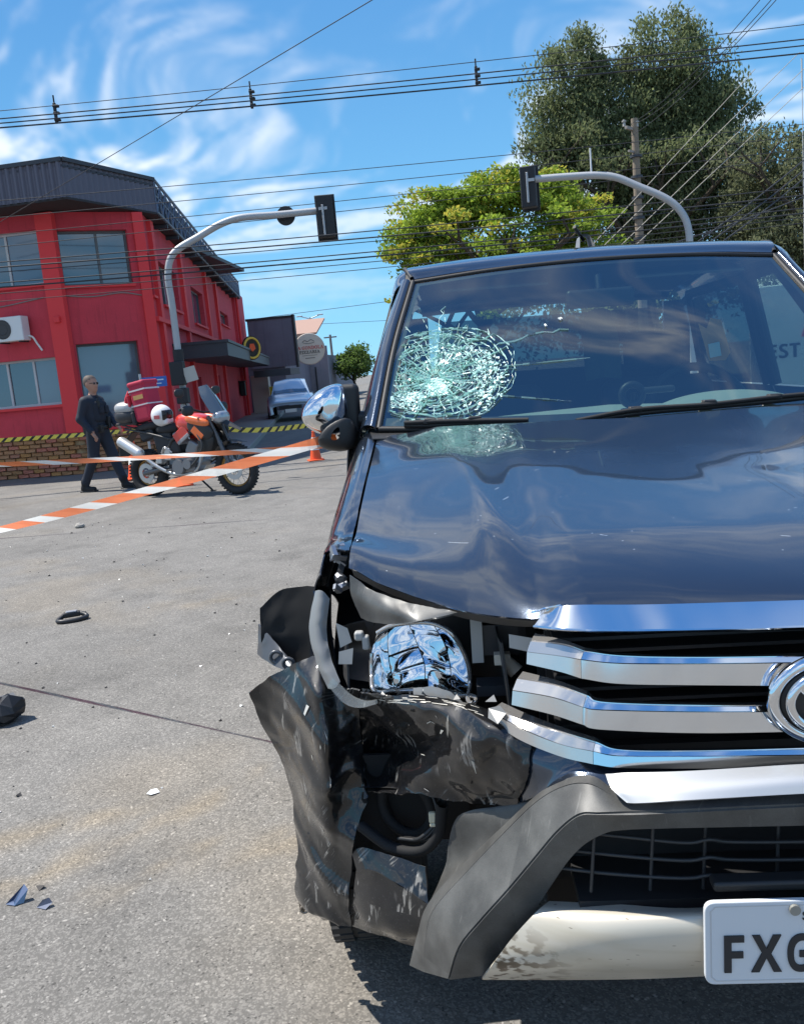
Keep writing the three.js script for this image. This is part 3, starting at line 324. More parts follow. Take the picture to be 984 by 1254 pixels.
// measured points of the crushed front, in metres in the truck's own frame
const P = {
  flap: [[[-1.052,0.752,-0.6],[-0.956,0.817,-0.55],[-0.871,0.862,-0.5],[-0.822,0.818,-0.46],[-0.77,0.811,-0.42]],[[-1.035,0.672,-0.62],[-0.949,0.741,-0.52],[-0.86,0.806,-0.43],[-0.819,0.76,-0.44],[-0.777,0.727,-0.46]],[[-0.994,0.572,-0.63],[-0.92,0.659,-0.5],[-0.853,0.729,-0.4],[-0.819,0.687,-0.43],[-0.779,0.644,-0.48]],[[-0.98,0.489,-0.63],[-0.912,0.573,-0.5],[-0.855,0.625,-0.41],[-0.824,0.6,-0.44],[-0.774,0.584,-0.46]],[[-0.973,0.411,-0.62],[-0.918,0.469,-0.52],[-0.868,0.506,-0.45],[-0.835,0.507,-0.44],[-0.793,0.52,-0.42]],[[-0.974,0.312,-0.61],[-0.928,0.356,-0.53],[-0.883,0.391,-0.47],[-0.849,0.415,-0.44],[-0.819,0.442,-0.42]],[[-0.978,0.237,-0.6],[-0.939,0.255,-0.54],[-0.899,0.275,-0.49],[-0.865,0.292,-0.46],[-0.831,0.321,-0.43]],[[-0.926,0.214,-0.56],[-0.905,0.223,-0.53],[-0.882,0.236,-0.5],[-0.858,0.251,-0.47],[-0.831,0.268,-0.44]]],
  upper: [[[-0.77,0.811,-0.42],[-0.716,0.817,-0.38],[-0.656,0.832,-0.34],[-0.591,0.843,-0.29],[-0.509,0.844,-0.22],[-0.455,0.834,-0.17]],[[-0.772,0.762,-0.44],[-0.721,0.779,-0.4],[-0.65,0.817,-0.3],[-0.584,0.834,-0.25],[-0.505,0.838,-0.17],[-0.45,0.823,-0.13]],[[-0.777,0.704,-0.47],[-0.74,0.698,-0.46],[-0.671,0.747,-0.36],[-0.57,0.809,-0.21],[-0.499,0.816,-0.15],[-0.453,0.801,-0.115]],[[-0.776,0.653,-0.48],[-0.754,0.633,-0.52],[-0.698,0.664,-0.45],[-0.58,0.769,-0.21],[-0.501,0.779,-0.15],[-0.457,0.774,-0.11]],[[-0.773,0.611,-0.47],[-0.749,0.595,-0.5],[-0.685,0.661,-0.36],[-0.575,0.716,-0.22],[-0.503,0.728,-0.16],[-0.465,0.73,-0.13]],[[-0.765,0.591,-0.43],[-0.722,0.611,-0.38],[-0.659,0.639,-0.31],[-0.579,0.649,-0.25],[-0.512,0.664,-0.2],[-0.476,0.682,-0.17]]],
  bump_mid: [[[-0.455,0.834,-0.17],[-0.43,0.84,-0.13],[-0.394,0.838,-0.09],[-0.338,0.827,-0.065],[-0.258,0.821,-0.045],[-0.136,0.823,-0.025],[-0.026,0.828,-0.02]],[[-0.45,0.823,-0.13],[-0.42,0.821,-0.1],[-0.384,0.819,-0.07],[-0.335,0.811,-0.05],[-0.262,0.811,-0.03],[-0.141,0.817,-0.01],[-0.034,0.823,0]],[[-0.457,0.774,-0.11],[-0.427,0.785,-0.085],[-0.386,0.8,-0.06],[-0.339,0.801,-0.03],[-0.266,0.801,-0.01],[-0.148,0.811,0.01],[-0.042,0.82,0.02]],[[-0.476,0.682,-0.17],[-0.444,0.734,-0.1],[-0.401,0.786,-0.05],[-0.341,0.79,-0.02],[-0.271,0.805,0.01],[-0.154,0.816,0.03],[-0.05,0.824,0.04]]],
  frame: [[[-0.052,0.803,0.045],[-0.056,0.801,0.055],[-0.066,0.799,0.08],[-0.061,0.764,0.07]],[[-0.157,0.799,0.04],[-0.161,0.796,0.05],[-0.168,0.795,0.075],[-0.164,0.76,0.06]],[[-0.274,0.786,0.02],[-0.275,0.782,0.03],[-0.283,0.785,0.06],[-0.28,0.753,0.045]],[[-0.329,0.791,0.0],[-0.322,0.782,0.02],[-0.326,0.78,0.05],[-0.32,0.744,0.03]],[[-0.359,0.804,-0.02],[-0.366,0.801,0.0],[-0.36,0.776,0.04],[-0.346,0.735,0.02]],[[-0.395,0.786,-0.05],[-0.404,0.783,-0.03],[-0.389,0.769,0.03],[-0.376,0.713,0.01]],[[-0.436,0.743,-0.09],[-0.448,0.74,-0.06],[-0.421,0.734,0.015],[-0.402,0.677,-0.005]],[[-0.497,0.658,-0.14],[-0.508,0.657,-0.1],[-0.456,0.682,0],[-0.429,0.627,-0.02]],[[-0.577,0.564,-0.17],[-0.57,0.58,-0.12],[-0.501,0.621,-0.01],[-0.456,0.577,-0.03]],[[-0.642,0.479,-0.19],[-0.629,0.507,-0.13],[-0.549,0.56,-0.02],[-0.479,0.532,-0.035]],[[-0.666,0.411,-0.2],[-0.647,0.445,-0.14],[-0.586,0.506,-0.03],[-0.505,0.49,-0.045]],[[-0.686,0.341,-0.21],[-0.656,0.365,-0.16],[-0.608,0.419,-0.07],[-0.537,0.434,-0.06]]],
  strip: [[[-0.339,0.811,-0.01],[-0.337,0.805,0.02],[-0.318,0.793,0.045]],[[-0.307,0.822,0.01],[-0.307,0.81,0.035],[-0.293,0.797,0.055]],[[-0.215,0.831,0.03],[-0.221,0.82,0.055],[-0.225,0.807,0.07]],[[-0.052,0.842,0.045],[-0.064,0.835,0.075],[-0.067,0.82,0.085]]],
  skid: [[[-0.435,0.586,-0.03],[-0.326,0.603,0.01],[-0.217,0.607,0.03],[-0.049,0.625,0.04]],[[-0.46,0.586,0.0],[-0.346,0.61,0.05],[-0.228,0.621,0.07],[-0.064,0.636,0.08]],[[-0.501,0.54,0.0],[-0.361,0.572,0.06],[-0.231,0.583,0.08],[-0.068,0.599,0.09]],[[-0.537,0.482,-0.01],[-0.366,0.516,0.04],[-0.226,0.531,0.06],[-0.059,0.548,0.07]],[[-0.552,0.422,-0.06],[-0.357,0.448,-0.02],[-0.21,0.465,0.0],[-0.036,0.483,0.01]]],
  chrome_bar: [[[-0.434,1.038,-0.15],[-0.383,1.058,-0.12],[-0.243,1.06,-0.09],[-0.006,1.058,-0.075]],[[-0.409,1.047,-0.14],[-0.37,1.061,-0.11],[-0.246,1.064,-0.08],[-0.011,1.063,-0.065]],[[-0.434,1.024,-0.12],[-0.376,1.029,-0.075],[-0.255,1.033,-0.04],[-0.026,1.032,-0.025]],[[-0.397,1.01,-0.13],[-0.361,1.019,-0.09],[-0.253,1.026,-0.05],[-0.022,1.025,-0.035]]],
  slat1: [[[-0.427,0.994,-0.17],[-0.436,0.992,-0.14],[-0.443,0.976,-0.135],[-0.445,0.957,-0.13]],[[-0.384,0.996,-0.12],[-0.387,0.996,-0.1],[-0.393,0.98,-0.095],[-0.396,0.956,-0.09]],[[-0.354,0.988,-0.1],[-0.358,0.991,-0.075],[-0.363,0.981,-0.07],[-0.364,0.952,-0.065]],[[-0.299,0.983,-0.08],[-0.304,0.989,-0.05],[-0.308,0.981,-0.045],[-0.309,0.95,-0.04]],[[-0.188,0.981,-0.06],[-0.196,0.988,-0.03],[-0.197,0.982,-0.025],[-0.195,0.95,-0.02]],[[-0.021,0.976,-0.055],[-0.028,0.98,-0.035],[-0.03,0.974,-0.03],[-0.026,0.939,-0.025]]],
  slat2: [[[-0.45,0.923,-0.18],[-0.461,0.923,-0.15],[-0.47,0.907,-0.14],[-0.473,0.884,-0.135]],[[-0.401,0.928,-0.12],[-0.403,0.927,-0.1],[-0.41,0.912,-0.09],[-0.412,0.885,-0.085]],[[-0.353,0.915,-0.095],[-0.358,0.92,-0.065],[-0.364,0.905,-0.06],[-0.366,0.878,-0.055]],[[-0.326,0.904,-0.085],[-0.331,0.911,-0.055],[-0.336,0.903,-0.05],[-0.338,0.873,-0.045]],[[-0.189,0.903,-0.06],[-0.197,0.91,-0.03],[-0.198,0.904,-0.025],[-0.196,0.872,-0.02]],[[-0.02,0.897,-0.055],[-0.027,0.9,-0.035],[-0.029,0.895,-0.03],[-0.025,0.865,-0.025]]],
  slat3: [[[-0.489,0.86,-0.2],[-0.502,0.864,-0.17],[-0.502,0.857,-0.165],[-0.5,0.839,-0.16]],[[-0.448,0.857,-0.15],[-0.454,0.858,-0.12],[-0.459,0.85,-0.11],[-0.459,0.831,-0.105]],[[-0.392,0.851,-0.1],[-0.395,0.854,-0.075],[-0.401,0.839,-0.07],[-0.401,0.82,-0.065]],[[-0.345,0.841,-0.08],[-0.349,0.847,-0.05],[-0.353,0.836,-0.045],[-0.354,0.817,-0.04]],[[-0.304,0.826,-0.07],[-0.31,0.836,-0.04],[-0.313,0.831,-0.035],[-0.312,0.814,-0.03]],[[-0.192,0.829,-0.05],[-0.201,0.839,-0.02],[-0.202,0.835,-0.015],[-0.199,0.818,-0.01]],[[-0.018,0.831,-0.04],[-0.031,0.841,-0.01],[-0.033,0.835,-0.005],[-0.028,0.818,0.0]]],
  wedge: [[[-0.815,0.46,-0.42],[-0.785,0.475,-0.4],[-0.721,0.486,-0.35],[-0.652,0.494,-0.29]],[[-0.804,0.427,-0.4],[-0.766,0.447,-0.36],[-0.703,0.449,-0.3],[-0.647,0.446,-0.24]],[[-0.82,0.347,-0.42],[-0.782,0.348,-0.36],[-0.726,0.36,-0.3],[-0.658,0.384,-0.25]],[[-0.833,0.261,-0.45],[-0.788,0.293,-0.38],[-0.731,0.312,-0.33],[-0.662,0.33,-0.27]]],
  greyinner: [[[-0.479,0.685,-0.17],[-0.43,0.729,-0.11]],[[-0.581,0.614,-0.26],[-0.465,0.674,-0.13]],[[-0.612,0.49,-0.3],[-0.523,0.599,-0.17]],[[-0.647,0.446,-0.24],[-0.617,0.504,-0.17]]],
  lens_top: [[[-0.778,1.046,-0.47],[-0.73,1.023,-0.43],[-0.67,1.013,-0.37],[-0.604,1.013,-0.31],[-0.559,1.012,-0.27]],[[-0.776,1.003,-0.46],[-0.724,0.996,-0.4],[-0.669,0.994,-0.34],[-0.628,0.994,-0.3],[-0.588,1.006,-0.27]],[[-0.76,0.955,-0.46],[-0.721,0.961,-0.4],[-0.679,0.972,-0.35],[-0.644,0.986,-0.31],[-0.608,1.001,-0.28]]],
  reflector: [[[-0.73,0.919,-0.47],[-0.705,0.934,-0.46],[-0.661,0.946,-0.44],[-0.61,0.948,-0.42],[-0.575,0.933,-0.4]],[[-0.745,0.875,-0.47],[-0.714,0.865,-0.52],[-0.652,0.881,-0.52],[-0.59,0.879,-0.49],[-0.545,0.861,-0.42]],[[-0.747,0.834,-0.46],[-0.712,0.799,-0.55],[-0.639,0.811,-0.56],[-0.582,0.813,-0.51],[-0.543,0.816,-0.42]],[[-0.74,0.811,-0.42],[-0.7,0.786,-0.48],[-0.639,0.787,-0.47],[-0.587,0.789,-0.43],[-0.548,0.807,-0.38]]],
  liner: [[[-1.043,0.906,-0.76],[-0.984,0.95,-0.76],[-0.887,0.959,-0.74],[-0.855,0.964,-0.68]],[[-1.043,0.856,-0.755],[-0.98,0.875,-0.75],[-0.891,0.879,-0.72],[-0.858,0.887,-0.66]],[[-1.043,0.799,-0.75],[-0.975,0.795,-0.74],[-0.889,0.794,-0.7],[-0.848,0.805,-0.62]],[[-1.016,0.795,-0.745],[-0.955,0.766,-0.73],[-0.871,0.739,-0.68],[-0.841,0.749,-0.6]]]
};
// ---------------------------------------------------------------- the crashed pickup
// X across (the truck's right side is -X), Y up, +Z the way it faces; the body leans a little on its springs
const lean = new THREE.Matrix4().makeTranslation(0, 0.4, 0).multiply(new THREE.Matrix4().makeRotationZ(-0.022)).multiply(new THREE.Matrix4().makeTranslation(0, -0.4, 0));
const leanV = (p) => V3(...p).applyMatrix4(lean).toArray();
const truck = thing('pickup_truck', 'crashed dark blue pickup truck with crushed front corner and shattered windscreen', 'pickup truck');
const body = (name, geo, mat, parent = truck, label) => part(name, (Array.isArray(geo) ? merge(geo) : geo).applyMatrix4(lean), mat, parent, label);
const dustTex = paintTex(512, 512, (i, j) => { const sp = hash2(i, j, 4) > 0.985 ? 60 : 0, v = 70 + (fbm(i / 60, j / 60, 4, 6) - 0.5) * 50 + (hash2(i, j, 2) - 0.5) * 26 + sp; return [0, v, 0]; }, false);
const flake = paintTex(512, 512, (i, j) => { const a = hash2(i, j, 31) - 0.5, b = hash2(i, j, 32) - 0.5; return [128 + a * 26, 128 + b * 26, 252]; }, false, [14, 14]);
const paint = phy(0.043, 0.057, 0.083, 0.13, { metalness: 0.7, clearcoat: 1, clearcoatRoughness: 0.025, normalMap: flake, normalScale: new THREE.Vector2(0.5, 0.5) });
const scuffTex = paintTex(512, 512, (i, j) => {
  const sc = sstep(0.56, 0.66, fbm(i / 9, j / 40, 5, 71)) * sstep(0.56, 0.72, fbm(i / 60, j / 60, 3, 72)) + 0.9 * sstep(0.62, 0.70, fbm((i + j) / 70, (i - j) / 4, 4, 73)) * sstep(0.58, 0.74, fbm(i / 50, j / 50, 2, 74)) + 0.4 * sstep(0.78, 0.84, fbm(i / 3, j / 3, 2, 79));
  const d = sstep(0.45, 0.8, fbm(i / 80, j / 80, 4, 75)); return [24 + sc * 130 + d * 5, 24.5 + sc * 127 + d * 4, 27 + sc * 120 + d * 1];
}, true, [2, 2]);
const scuffRough = paintTex(512, 512, (i, j) => { const v = 26 + 70 * sstep(0.5, 0.8, fbm(i / 80, j / 80, 4, 75)) + 20 * fbm(i / 6, j / 6, 2, 77); return [0, v, 0]; }, false, [2, 2]);
const scuffed = phy(0.5, 0.5, 0.5, 0.45, { map: scuffTex, specularIntensity: 0.35, clearcoat: 1, clearcoatRoughness: 0.025 });
const chrome = std(0.80, 0.82, 0.84, 0.09, { metalness: 1 }), dustyChrome = std(0.60, 0.58, 0.56, 0.42, { metalness: 0.75, roughnessMap: dustTex });
const silver = phy(0.55, 0.55, 0.54, 0.38, { metalness: 0.55, clearcoat: 0.6, clearcoatRoughness: 0.15 });
const plasTex = paintTex(512, 512, (i, j) => { const v = 168 + (fbm(i / 50, j / 50, 4, 16) - 0.5) * 90 + (hash2(i, j, 12) - 0.5) * 26 + 40 * sstep(0.72, 0.80, fbm(i / 4, j / 40, 3, 81)) * sstep(0.45, 0.7, fbm(i / 60, j / 60, 2, 83)); return [v, v * 0.985, v * 0.95]; }, true, [2.2, 2.2]);
const trim = std(0.17, 0.175, 0.18, 0.5, { map: plasTex }), blackPlastic = std(0.018, 0.018, 0.019, 0.5), flatBlack = std(0.005, 0.005, 0.0055, 0.8), rubber = std(0.022, 0.022, 0.023, 0.85), gasket = std(0.012, 0.012, 0.013, 0.6);
const glass = phy(0.55, 0.70, 0.66, 0.02, { transmission: 1, thickness: 0, ior: 2.5 }), lensClear = phy(0.92, 0.95, 0.95, 0.06, { transmission: 0.9, thickness: 0, ior: 1.5 }), tinted = phy(0.10, 0.12, 0.12, 0.03, { transmission: 1, thickness: 0, ior: 1.5 }), lensDusty = phy(0.45, 0.46, 0.46, 0.3, { transmission: 0.62, thickness: 0, ior: 1.5 });

// hood ---------------------------------------------------------------
const tab = (xs, ys, x) => { if (x <= xs[0]) return ys[0]; for (let i = 1; i < xs.length; i++) if (x <= xs[i]) { const t = (x - xs[i - 1]) / (xs[i] - xs[i - 1]); const p0 = ys[Math.max(0, i - 2)], p1 = ys[i - 1], p2 = ys[i], p3 = ys[Math.min(ys.length - 1, i + 1)]; return 0.5 * (2 * p1 + (p2 - p0) * t + (2 * p0 - 5 * p1 + 4 * p2 - p3) * t * t + (3 * p1 - p0 - 3 * p2 + p3) * t * t * t); } return ys.at(-1); };
const HX = [0, 0.2, 0.34, 0.42, 0.54, 0.64, 0.72, 0.79];
const hoodFrontZ = (x) => tab(HX, [-0.075, -0.088, -0.118, -0.145, -0.245, -0.36, -0.455, -0.545], x);
const hoodLipY = (x) => tab(HX, [1.060, 1.061, 1.052, 1.034, 1.024, 1.028, 1.036, 1.05], x);
const hoodRearZ = (x) => -1.30 - 0.17 * (x / 0.79) ** 2;
function hoodPoint(x, t) {                                // t: 0 at the windscreen, 1 at the front lip
  const ax = Math.abs(x), s = 1 - t, z = lerp(hoodRearZ(ax), hoodFrontZ(ax), t), side = sstep(0.38, 0.52, ax);
  const f = lerp(0.10 * (1 - Math.exp(-s * 26)) + 0.90 * Math.pow(s, 0.94), 0.34 * (1 - Math.exp(-s * 9)) + 0.66 * s, side);
  let y = lerp(hoodLipY(ax), lerp(1.262, 1.286, ax), f);
  const xc = lerp(0.385, 0.60, Math.pow(s, 0.8)), k = sstep(0.0, 0.22, s);
  const over = ax - xc, ov = over > 0.012 ? over : over < -0.012 ? 0 : (over + 0.012) ** 2 / 0.048;
  y += 0.012 * k - 0.008 * (Math.min(ax, xc) / 0.5) ** 2 - 0.21 * k * ov + 0.10 * k * Math.max(0, ax - 0.62) * sstep(0.62, 0.74, ax) * 0.4;
  const dent = x < 0 ? 0.006 * Math.exp(-(((x + 0.6) / 0.16) ** 2) - ((z + 0.75) / 0.2) ** 2) : 0;
  y -= dent; y += (fbm(x * 4 + 10, z * 4, 2, 44) - 0.5) * 0.0045;
  return [x, y, z];
}
const hoodX = (u) => { const k = u * 2 - 1; return k * 0.788; };
const nick = rng(33), nicks = Array.from({ length: 16 }, () => [nick(), nick(), nick() * 3.14, 1.5 + nick() * nick() * 5]); nicks.push([0.21, 0.55, 1.9, 10], [0.22, 0.60, 1.9, 14], [0.15, 0.82, 0.3, 14]);
const chips = paintTex(1024, 1024, (i, j) => { let k = hash2(i >> 1, j >> 1, 14) > 0.9996 ? 0.8 : 0; for (const [x, y, a, l] of nicks) { const dx = i - x * 1024, dy = j - y * 1024; if (Math.abs(dx) > 30 || Math.abs(dy) > 30) continue; const u = dx * Math.cos(a) + dy * Math.sin(a), v = -dx * Math.sin(a) + dy * Math.cos(a); if (Math.abs(u) < l && Math.abs(v) < 0.9) k = 1; } return k ? [200, 200, 196] : [58, 67, 81]; });
const hoodPaint = phy(1, 1, 1, 0.13, { map: chips, metalness: 0.7, clearcoat: 1, clearcoatRoughness: 0.025, normalMap: flake, normalScale: new THREE.Vector2(0.5, 0.5) });
const hood = body('hood', grid((u, v) => hoodPoint(hoodX(u), v), 220, 130, 0.006), hoodPaint);
body('edge_seal', sheet([0, 1].map((k) => Array.from({ length: 25 }, (_, i) => { const x = -0.788 + i * 1.576 / 24, p = hoodPoint(x, 1); return [p[0] * 0.995, p[1] - 0.006 - k * 0.022, p[2] - 0.012 - k * 0.03]; })), 60, 2, 0.003), std(0.06, 0.055, 0.05, 0.6), hood);
// cowl under the windscreen
body('cowl', sheet([both([[[-0.80, 1.245, -1.44], [-0.4, 1.238, -1.34], [-0.05, 1.236, -1.28]]])[0], both([[[-0.82, 1.262, -1.56], [-0.4, 1.252, -1.44], [-0.05, 1.25, -1.40]]])[0]], 40, 4, 0.004), blackPlastic);
// fenders -------------------------------------------------------------
function fender(s, front) {
  const zs = []; for (let k = 0; k <= 24; k++) zs.push(lerp(front, -1.62, k / 24));
  const rows = zs.map((z) => {
    let t = 0.5; for (let q = 0; q < 24; q++) { const p = hoodPoint(0.788, t); t += (z - p[2]) * 0.9; t = clamp(t, 0, 1); }
    const e = hoodPoint(0.788, t), y = e[1] - 0.001 + (z < -1.45 ? (-1.45 - z) * 0.10 : 0), a = Math.abs(z + 0.95) < 0.47 ? 0.40 + Math.sqrt(0.47 * 0.47 - (z + 0.95) ** 2) : 0.42, fl = 0.03 * Math.exp(-(((z + 0.95) / 0.5) ** 4));
    return [[0.795, y, z], [0.822, y + 0.002, z], [0.852, y - 0.018, z], [0.878, y - 0.075, z], [0.886, y - 0.16, z], [0.888 + fl * 0.6, lerp(y - 0.16, Math.max(a, 0.42), 0.5), z], [0.892 + fl, Math.max(a, 0.42), z]].map((p) => [p[0] * s, p[1], p[2]]);
  });
  return sheet(rows, 30, 60, 0.003, s < 0 ? (p, u, v) => { const q = Math.exp(-v * 9), n = fbm(p[1] * 26, p[0] * 30 + p[2] * 8, 3, 3) - 0.5; return [p[0] + q * n * 0.05, p[1] - q * 0.012 * Math.abs(n), p[2] + q * n * 0.09]; } : undefined);
}
body('fender', fender(-1, -0.60), paint, truck, 'torn front fender beside the crushed headlight'); body('fender', fender(1, -0.56), paint);
// windscreen ----------------------------------------------------------
const wsRows = [[[-0.785, 1.272, -1.52], [-0.40, 1.256, -1.415], [0, 1.250, -1.385], [0.40, 1.256, -1.415], [0.785, 1.272, -1.52]], [[-0.735, 1.535, -1.815], [-0.38, 1.545, -1.73], [0, 1.548, -1.705], [0.38, 1.545, -1.73], [0.735, 1.535, -1.815]], [[-0.668, 1.778, -2.13], [-0.34, 1.796, -2.06], [0, 1.802, -2.035], [0.34, 1.796, -2.06], [0.668, 1.778, -2.13]]];
const wsPoint = (u, v) => spline(wsRows.map((r) => spline(r, u)), v);
const wsNormal = V3(0, 0.76, 0.65);
const HIT = { W: 1.46, H: 0.80, u: 0.108, v: 0.32 }, wsSunk = (u, v, lift = 0) => { const x = (u - HIT.u) * HIT.W, y = (v - HIT.v) * HIT.H, p = wsPoint(u, v), q = lift - 0.03 * Math.exp(-(x * x + y * y) / 0.022) * sstep(0, 0.05, u) * sstep(0, 0.05, v); return [p[0], p[1] + wsNormal.y * q, p[2] + wsNormal.z * q]; };
const screen = body('windscreen', grid((u, v) => wsSunk(u, v), 130, 80), glass, truck, 'windscreen with a large shattered web of cracks on one side');
const band = (u0, u1, v0, v1, o, nu, nv, ulim) => grid((u, v) => { const p = wsPoint(lerp(u0, u1, u), lerp(v0, v1, v)); return [p[0] - 0, p[1] - wsNormal.y * o, p[2] - wsNormal.z * o]; }, nu, nv);
body('black_border', [band(0.002, 0.998, 0.0, 0.066, 0.004, 60, 4), band(0.002, 0.998, 0.965, 0.998, 0.004, 60, 3), band(0.0, 0.022, 0.1, 0.97, 0.004, 3, 40), band(0.978, 1, 0.1, 0.97, 0.004, 3, 40)], gasket, screen);
body('rubber_seal', [tube(Array.from({ length: 13 }, (_, i) => wsPoint(0, i / 12)), 0.011, 60, 6), tube(Array.from({ length: 13 }, (_, i) => wsPoint(1, i / 12)), 0.011, 60, 6), tube(Array.from({ length: 13 }, (_, i) => wsPoint(i / 12, 1)), 0.008, 60, 6), tube(Array.from({ length: 13 }, (_, i) => wsPoint(i / 12, 0)), 0.01, 60, 6)], gasket, screen);
// the cracks: radial splits, rings between them and a crushed core of glass crumbs
{
  const r = rng(404), W = 1.46, Hh = 0.80, cu = 0.108, cv = 0.32;
  const at = (x, y, lift = 0.003) => { const u = clamp(cu + x / W, 0.012, 0.985), v = clamp(cv + y / Hh, 0.012, 0.97); return wsSunk(u, v, Math.max(0.0008, lift)); };
  const strips = [], inside = (x, y) => { const u = cu + x / W, v = cv + y / Hh; return u > 0.014 && u < 0.98 && v > 0.03 && v < 0.96; };
  const line = (pts, w0, w1) => { const pos = []; for (let i = 0; i < pts.length - 1; i++) { const [ax, ay] = pts[i], [qx, qy] = pts[i + 1]; if (!inside(ax, ay) || !inside(qx, qy)) continue; const dx = qx - ax, dy = qy - ay, l = Math.hypot(dx, dy) || 1, wa = lerp(w0, w1, i / pts.length) / 2, wb = lerp(w0, w1, (i + 1) / pts.length) / 2, ox = -dy / l, oy = dx / l, tw = (r() - 0.5) * 0.007; const A = at(ax + ox * wa, ay + oy * wa, 0.003 + tw), B = at(ax - ox * wa, ay - oy * wa, 0.003 - tw), C = at(qx + ox * wb, qy + oy * wb, 0.003 + tw), E = at(qx - ox * wb, qy - oy * wb, 0.003 - tw); pos.push(...A, ...B, ...C, ...C, ...B, ...E); } if (!pos.length) return; const g = new THREE.BufferGeometry(); g.setAttribute('position', new THREE.Float32BufferAttribute(pos, 3)); g.computeVertexNormals(); strips.push(g); };
  const NR = 46, rays = [];
  for (let k = 0; k < NR; k++) { const a = k / NR * 6.283 + (r() - 0.5) * 0.12, L = 0.15 + r() * 0.1 + (r() < 0.14 ? 0.08 + r() * 0.12 : 0), pts = []; let aa = a; for (let d = 0.015; d < L; d += 0.022) { aa += (r() - 0.5) * 0.10; pts.push([Math.cos(aa) * d * 1.12, Math.sin(aa) * d]); } rays.push(pts); line(pts, 0.0030, 0.0010); }
  for (let q = 0; q < 22; q++) { const R = 0.02 + Math.pow(q / 22, 1.1) * 0.215, gap = q > 15 ? 0.35 : 0.3; let pts = []; for (let k = 0; k <= NR * 2; k++) { const a = k / (NR * 2) * 6.283, rr = R * (1 + (fbm(Math.cos(a) * 1.6 + q, Math.sin(a) * 1.6, 2, 60 + q) - 0.5) * 0.3) + (r() - 0.5) * 0.006; if (r() < gap * 0.3) { line(pts, 0.0022, 0.0016); pts = []; if (r() < gap * 0.6) k += 1 + Math.floor(r() * 5 * gap); } pts.push([Math.cos(a) * rr * 1.12, Math.sin(a) * rr]); } line(pts, 0.0023, 0.0015); }
  for (let k = 0; k < 230; k++) { const a = r() * 6.283, d = Math.pow(r(), 0.7) * 0.21, x = Math.cos(a) * d * 1.1 - 0.01, y = Math.sin(a) * d, b = r() * 6.283, l = 0.01 + r() * 0.05, m = b + (r() - 0.5) * 1.6; line([[x, y], [x + Math.cos(b) * l, y + Math.sin(b) * l], [x + Math.cos(b) * l + Math.cos(m) * l * 0.7, y + Math.sin(b) * l + Math.sin(m) * l * 0.7]], 0.0016, 0.0007); }
  // long thin runs across the glass
  for (const [x, y, a, L] of [[0.2, 0.0, 0.01, 0.26], [-0.1, 0.2, 2.2, 0.14], [-0.04, 0.21, 2.0, 0.14], [0.02, 0.22, 1.75, 0.1], [0.19, -0.12, -0.2, 0.2]]) { const p = []; let aa = a; for (let d = 0; d < L; d += 0.02) { aa += (r() - 0.5) * 0.03; const q = p.at(-1) ?? [x, y]; p.push([q[0] + Math.cos(aa) * 0.02, q[1] + Math.sin(aa) * 0.02]); } line(p, 0.0013, 0.0005); }
  body('crack_web', strips, phy(0.58, 0.84, 0.77, 0.3, { transmission: 0.15, thickness: 0 }), screen);
  const crumbs = []; for (let k = 0; k < 7500; k++) { const a = r() * 6.283, d = Math.pow(r(), 0.7) * 0.20, lo = (fbm(Math.cos(a) * d * 14 + 5, Math.sin(a) * d * 14, 3, 8)); if (r() > sstep(0.30, 0.62, lo) * (1.3 - d * 5.6)) continue; const x = Math.cos(a) * d * 1.15 + 0.01, y = Math.sin(a) * d * 0.95 - 0.05; if (!inside(x, y)) continue; const s = 0.002 + r() * r() * 0.008; for (let t = 0; t < 1; t++) { const b = r() * 6.28; for (let c = 0; c < 3; c++) { const q = b + c * 2.1 + r() * 0.6; crumbs.push(...at(x + Math.cos(q) * s, y + Math.sin(q) * s, 0.003 + (r() - 0.4) * 0.007)); } } }
  const cg = new THREE.BufferGeometry(); cg.setAttribute('position', new THREE.Float32BufferAttribute(crumbs, 3)); cg.computeVertexNormals(); body('glass_crumbs', cg, phy(0.72, 0.94, 0.88, 0.2, { transmission: 0.25, thickness: 0 }), screen).userData.kind = 'stuff';
  const sparks = []; for (const [x, y, a] of [[0.36, 0.17, 2.3], [0.41, 0.20, 2.0]]) { const p = at(x, y, 0.004); for (let k = 0; k < 7; k++) { const b = k * 0.9 + r(), s = 0.003 + r() * 0.006, b2 = b + 0.8; sparks.push(...p, ...at(x + Math.cos(b) * s, y + Math.sin(b) * s, 0.007), ...at(x + Math.cos(b2) * s, y + Math.sin(b2) * s, 0.005)); } line([[x, y], [x + Math.cos(a) * 0.05, y + Math.sin(a) * 0.05]], 0.004, 0.001); }
  const sg = new THREE.BufferGeometry(); sg.setAttribute('position', new THREE.Float32BufferAttribute(sparks, 3)); sg.computeVertexNormals(); body('chip', sg, std(0.85, 0.88, 0.82, 0.4), screen);
}
// wipers
for (const [a, c] of [[[[-0.70, 1.282, -1.485], [-0.62, 1.278, -1.462], [-0.48, 1.278, -1.438], [-0.32, 1.268, -1.405]], 0], [[[-0.18, 1.262, -1.385], [0.0, 1.279, -1.392], [0.22, 1.284, -1.405], [0.42, 1.288, -1.428], [0.60, 1.294, -1.46]], 1]]) { const w = body('wiper', [tube(a, 0.010, 30, 6)], blackPlastic); body('blade', tube(a.map(([x, y, z], i) => [x, y + 0.008 + (i % 2) * 0.004, z + 0.012]), 0.007, 30, 5), rubber, w); body('joint', a.slice(1, -1).map(([x, y, z]) => rbx(0.04, 0.018, 0.03, 0.005, x, y + 0.012, z)), blackPlastic, w); }
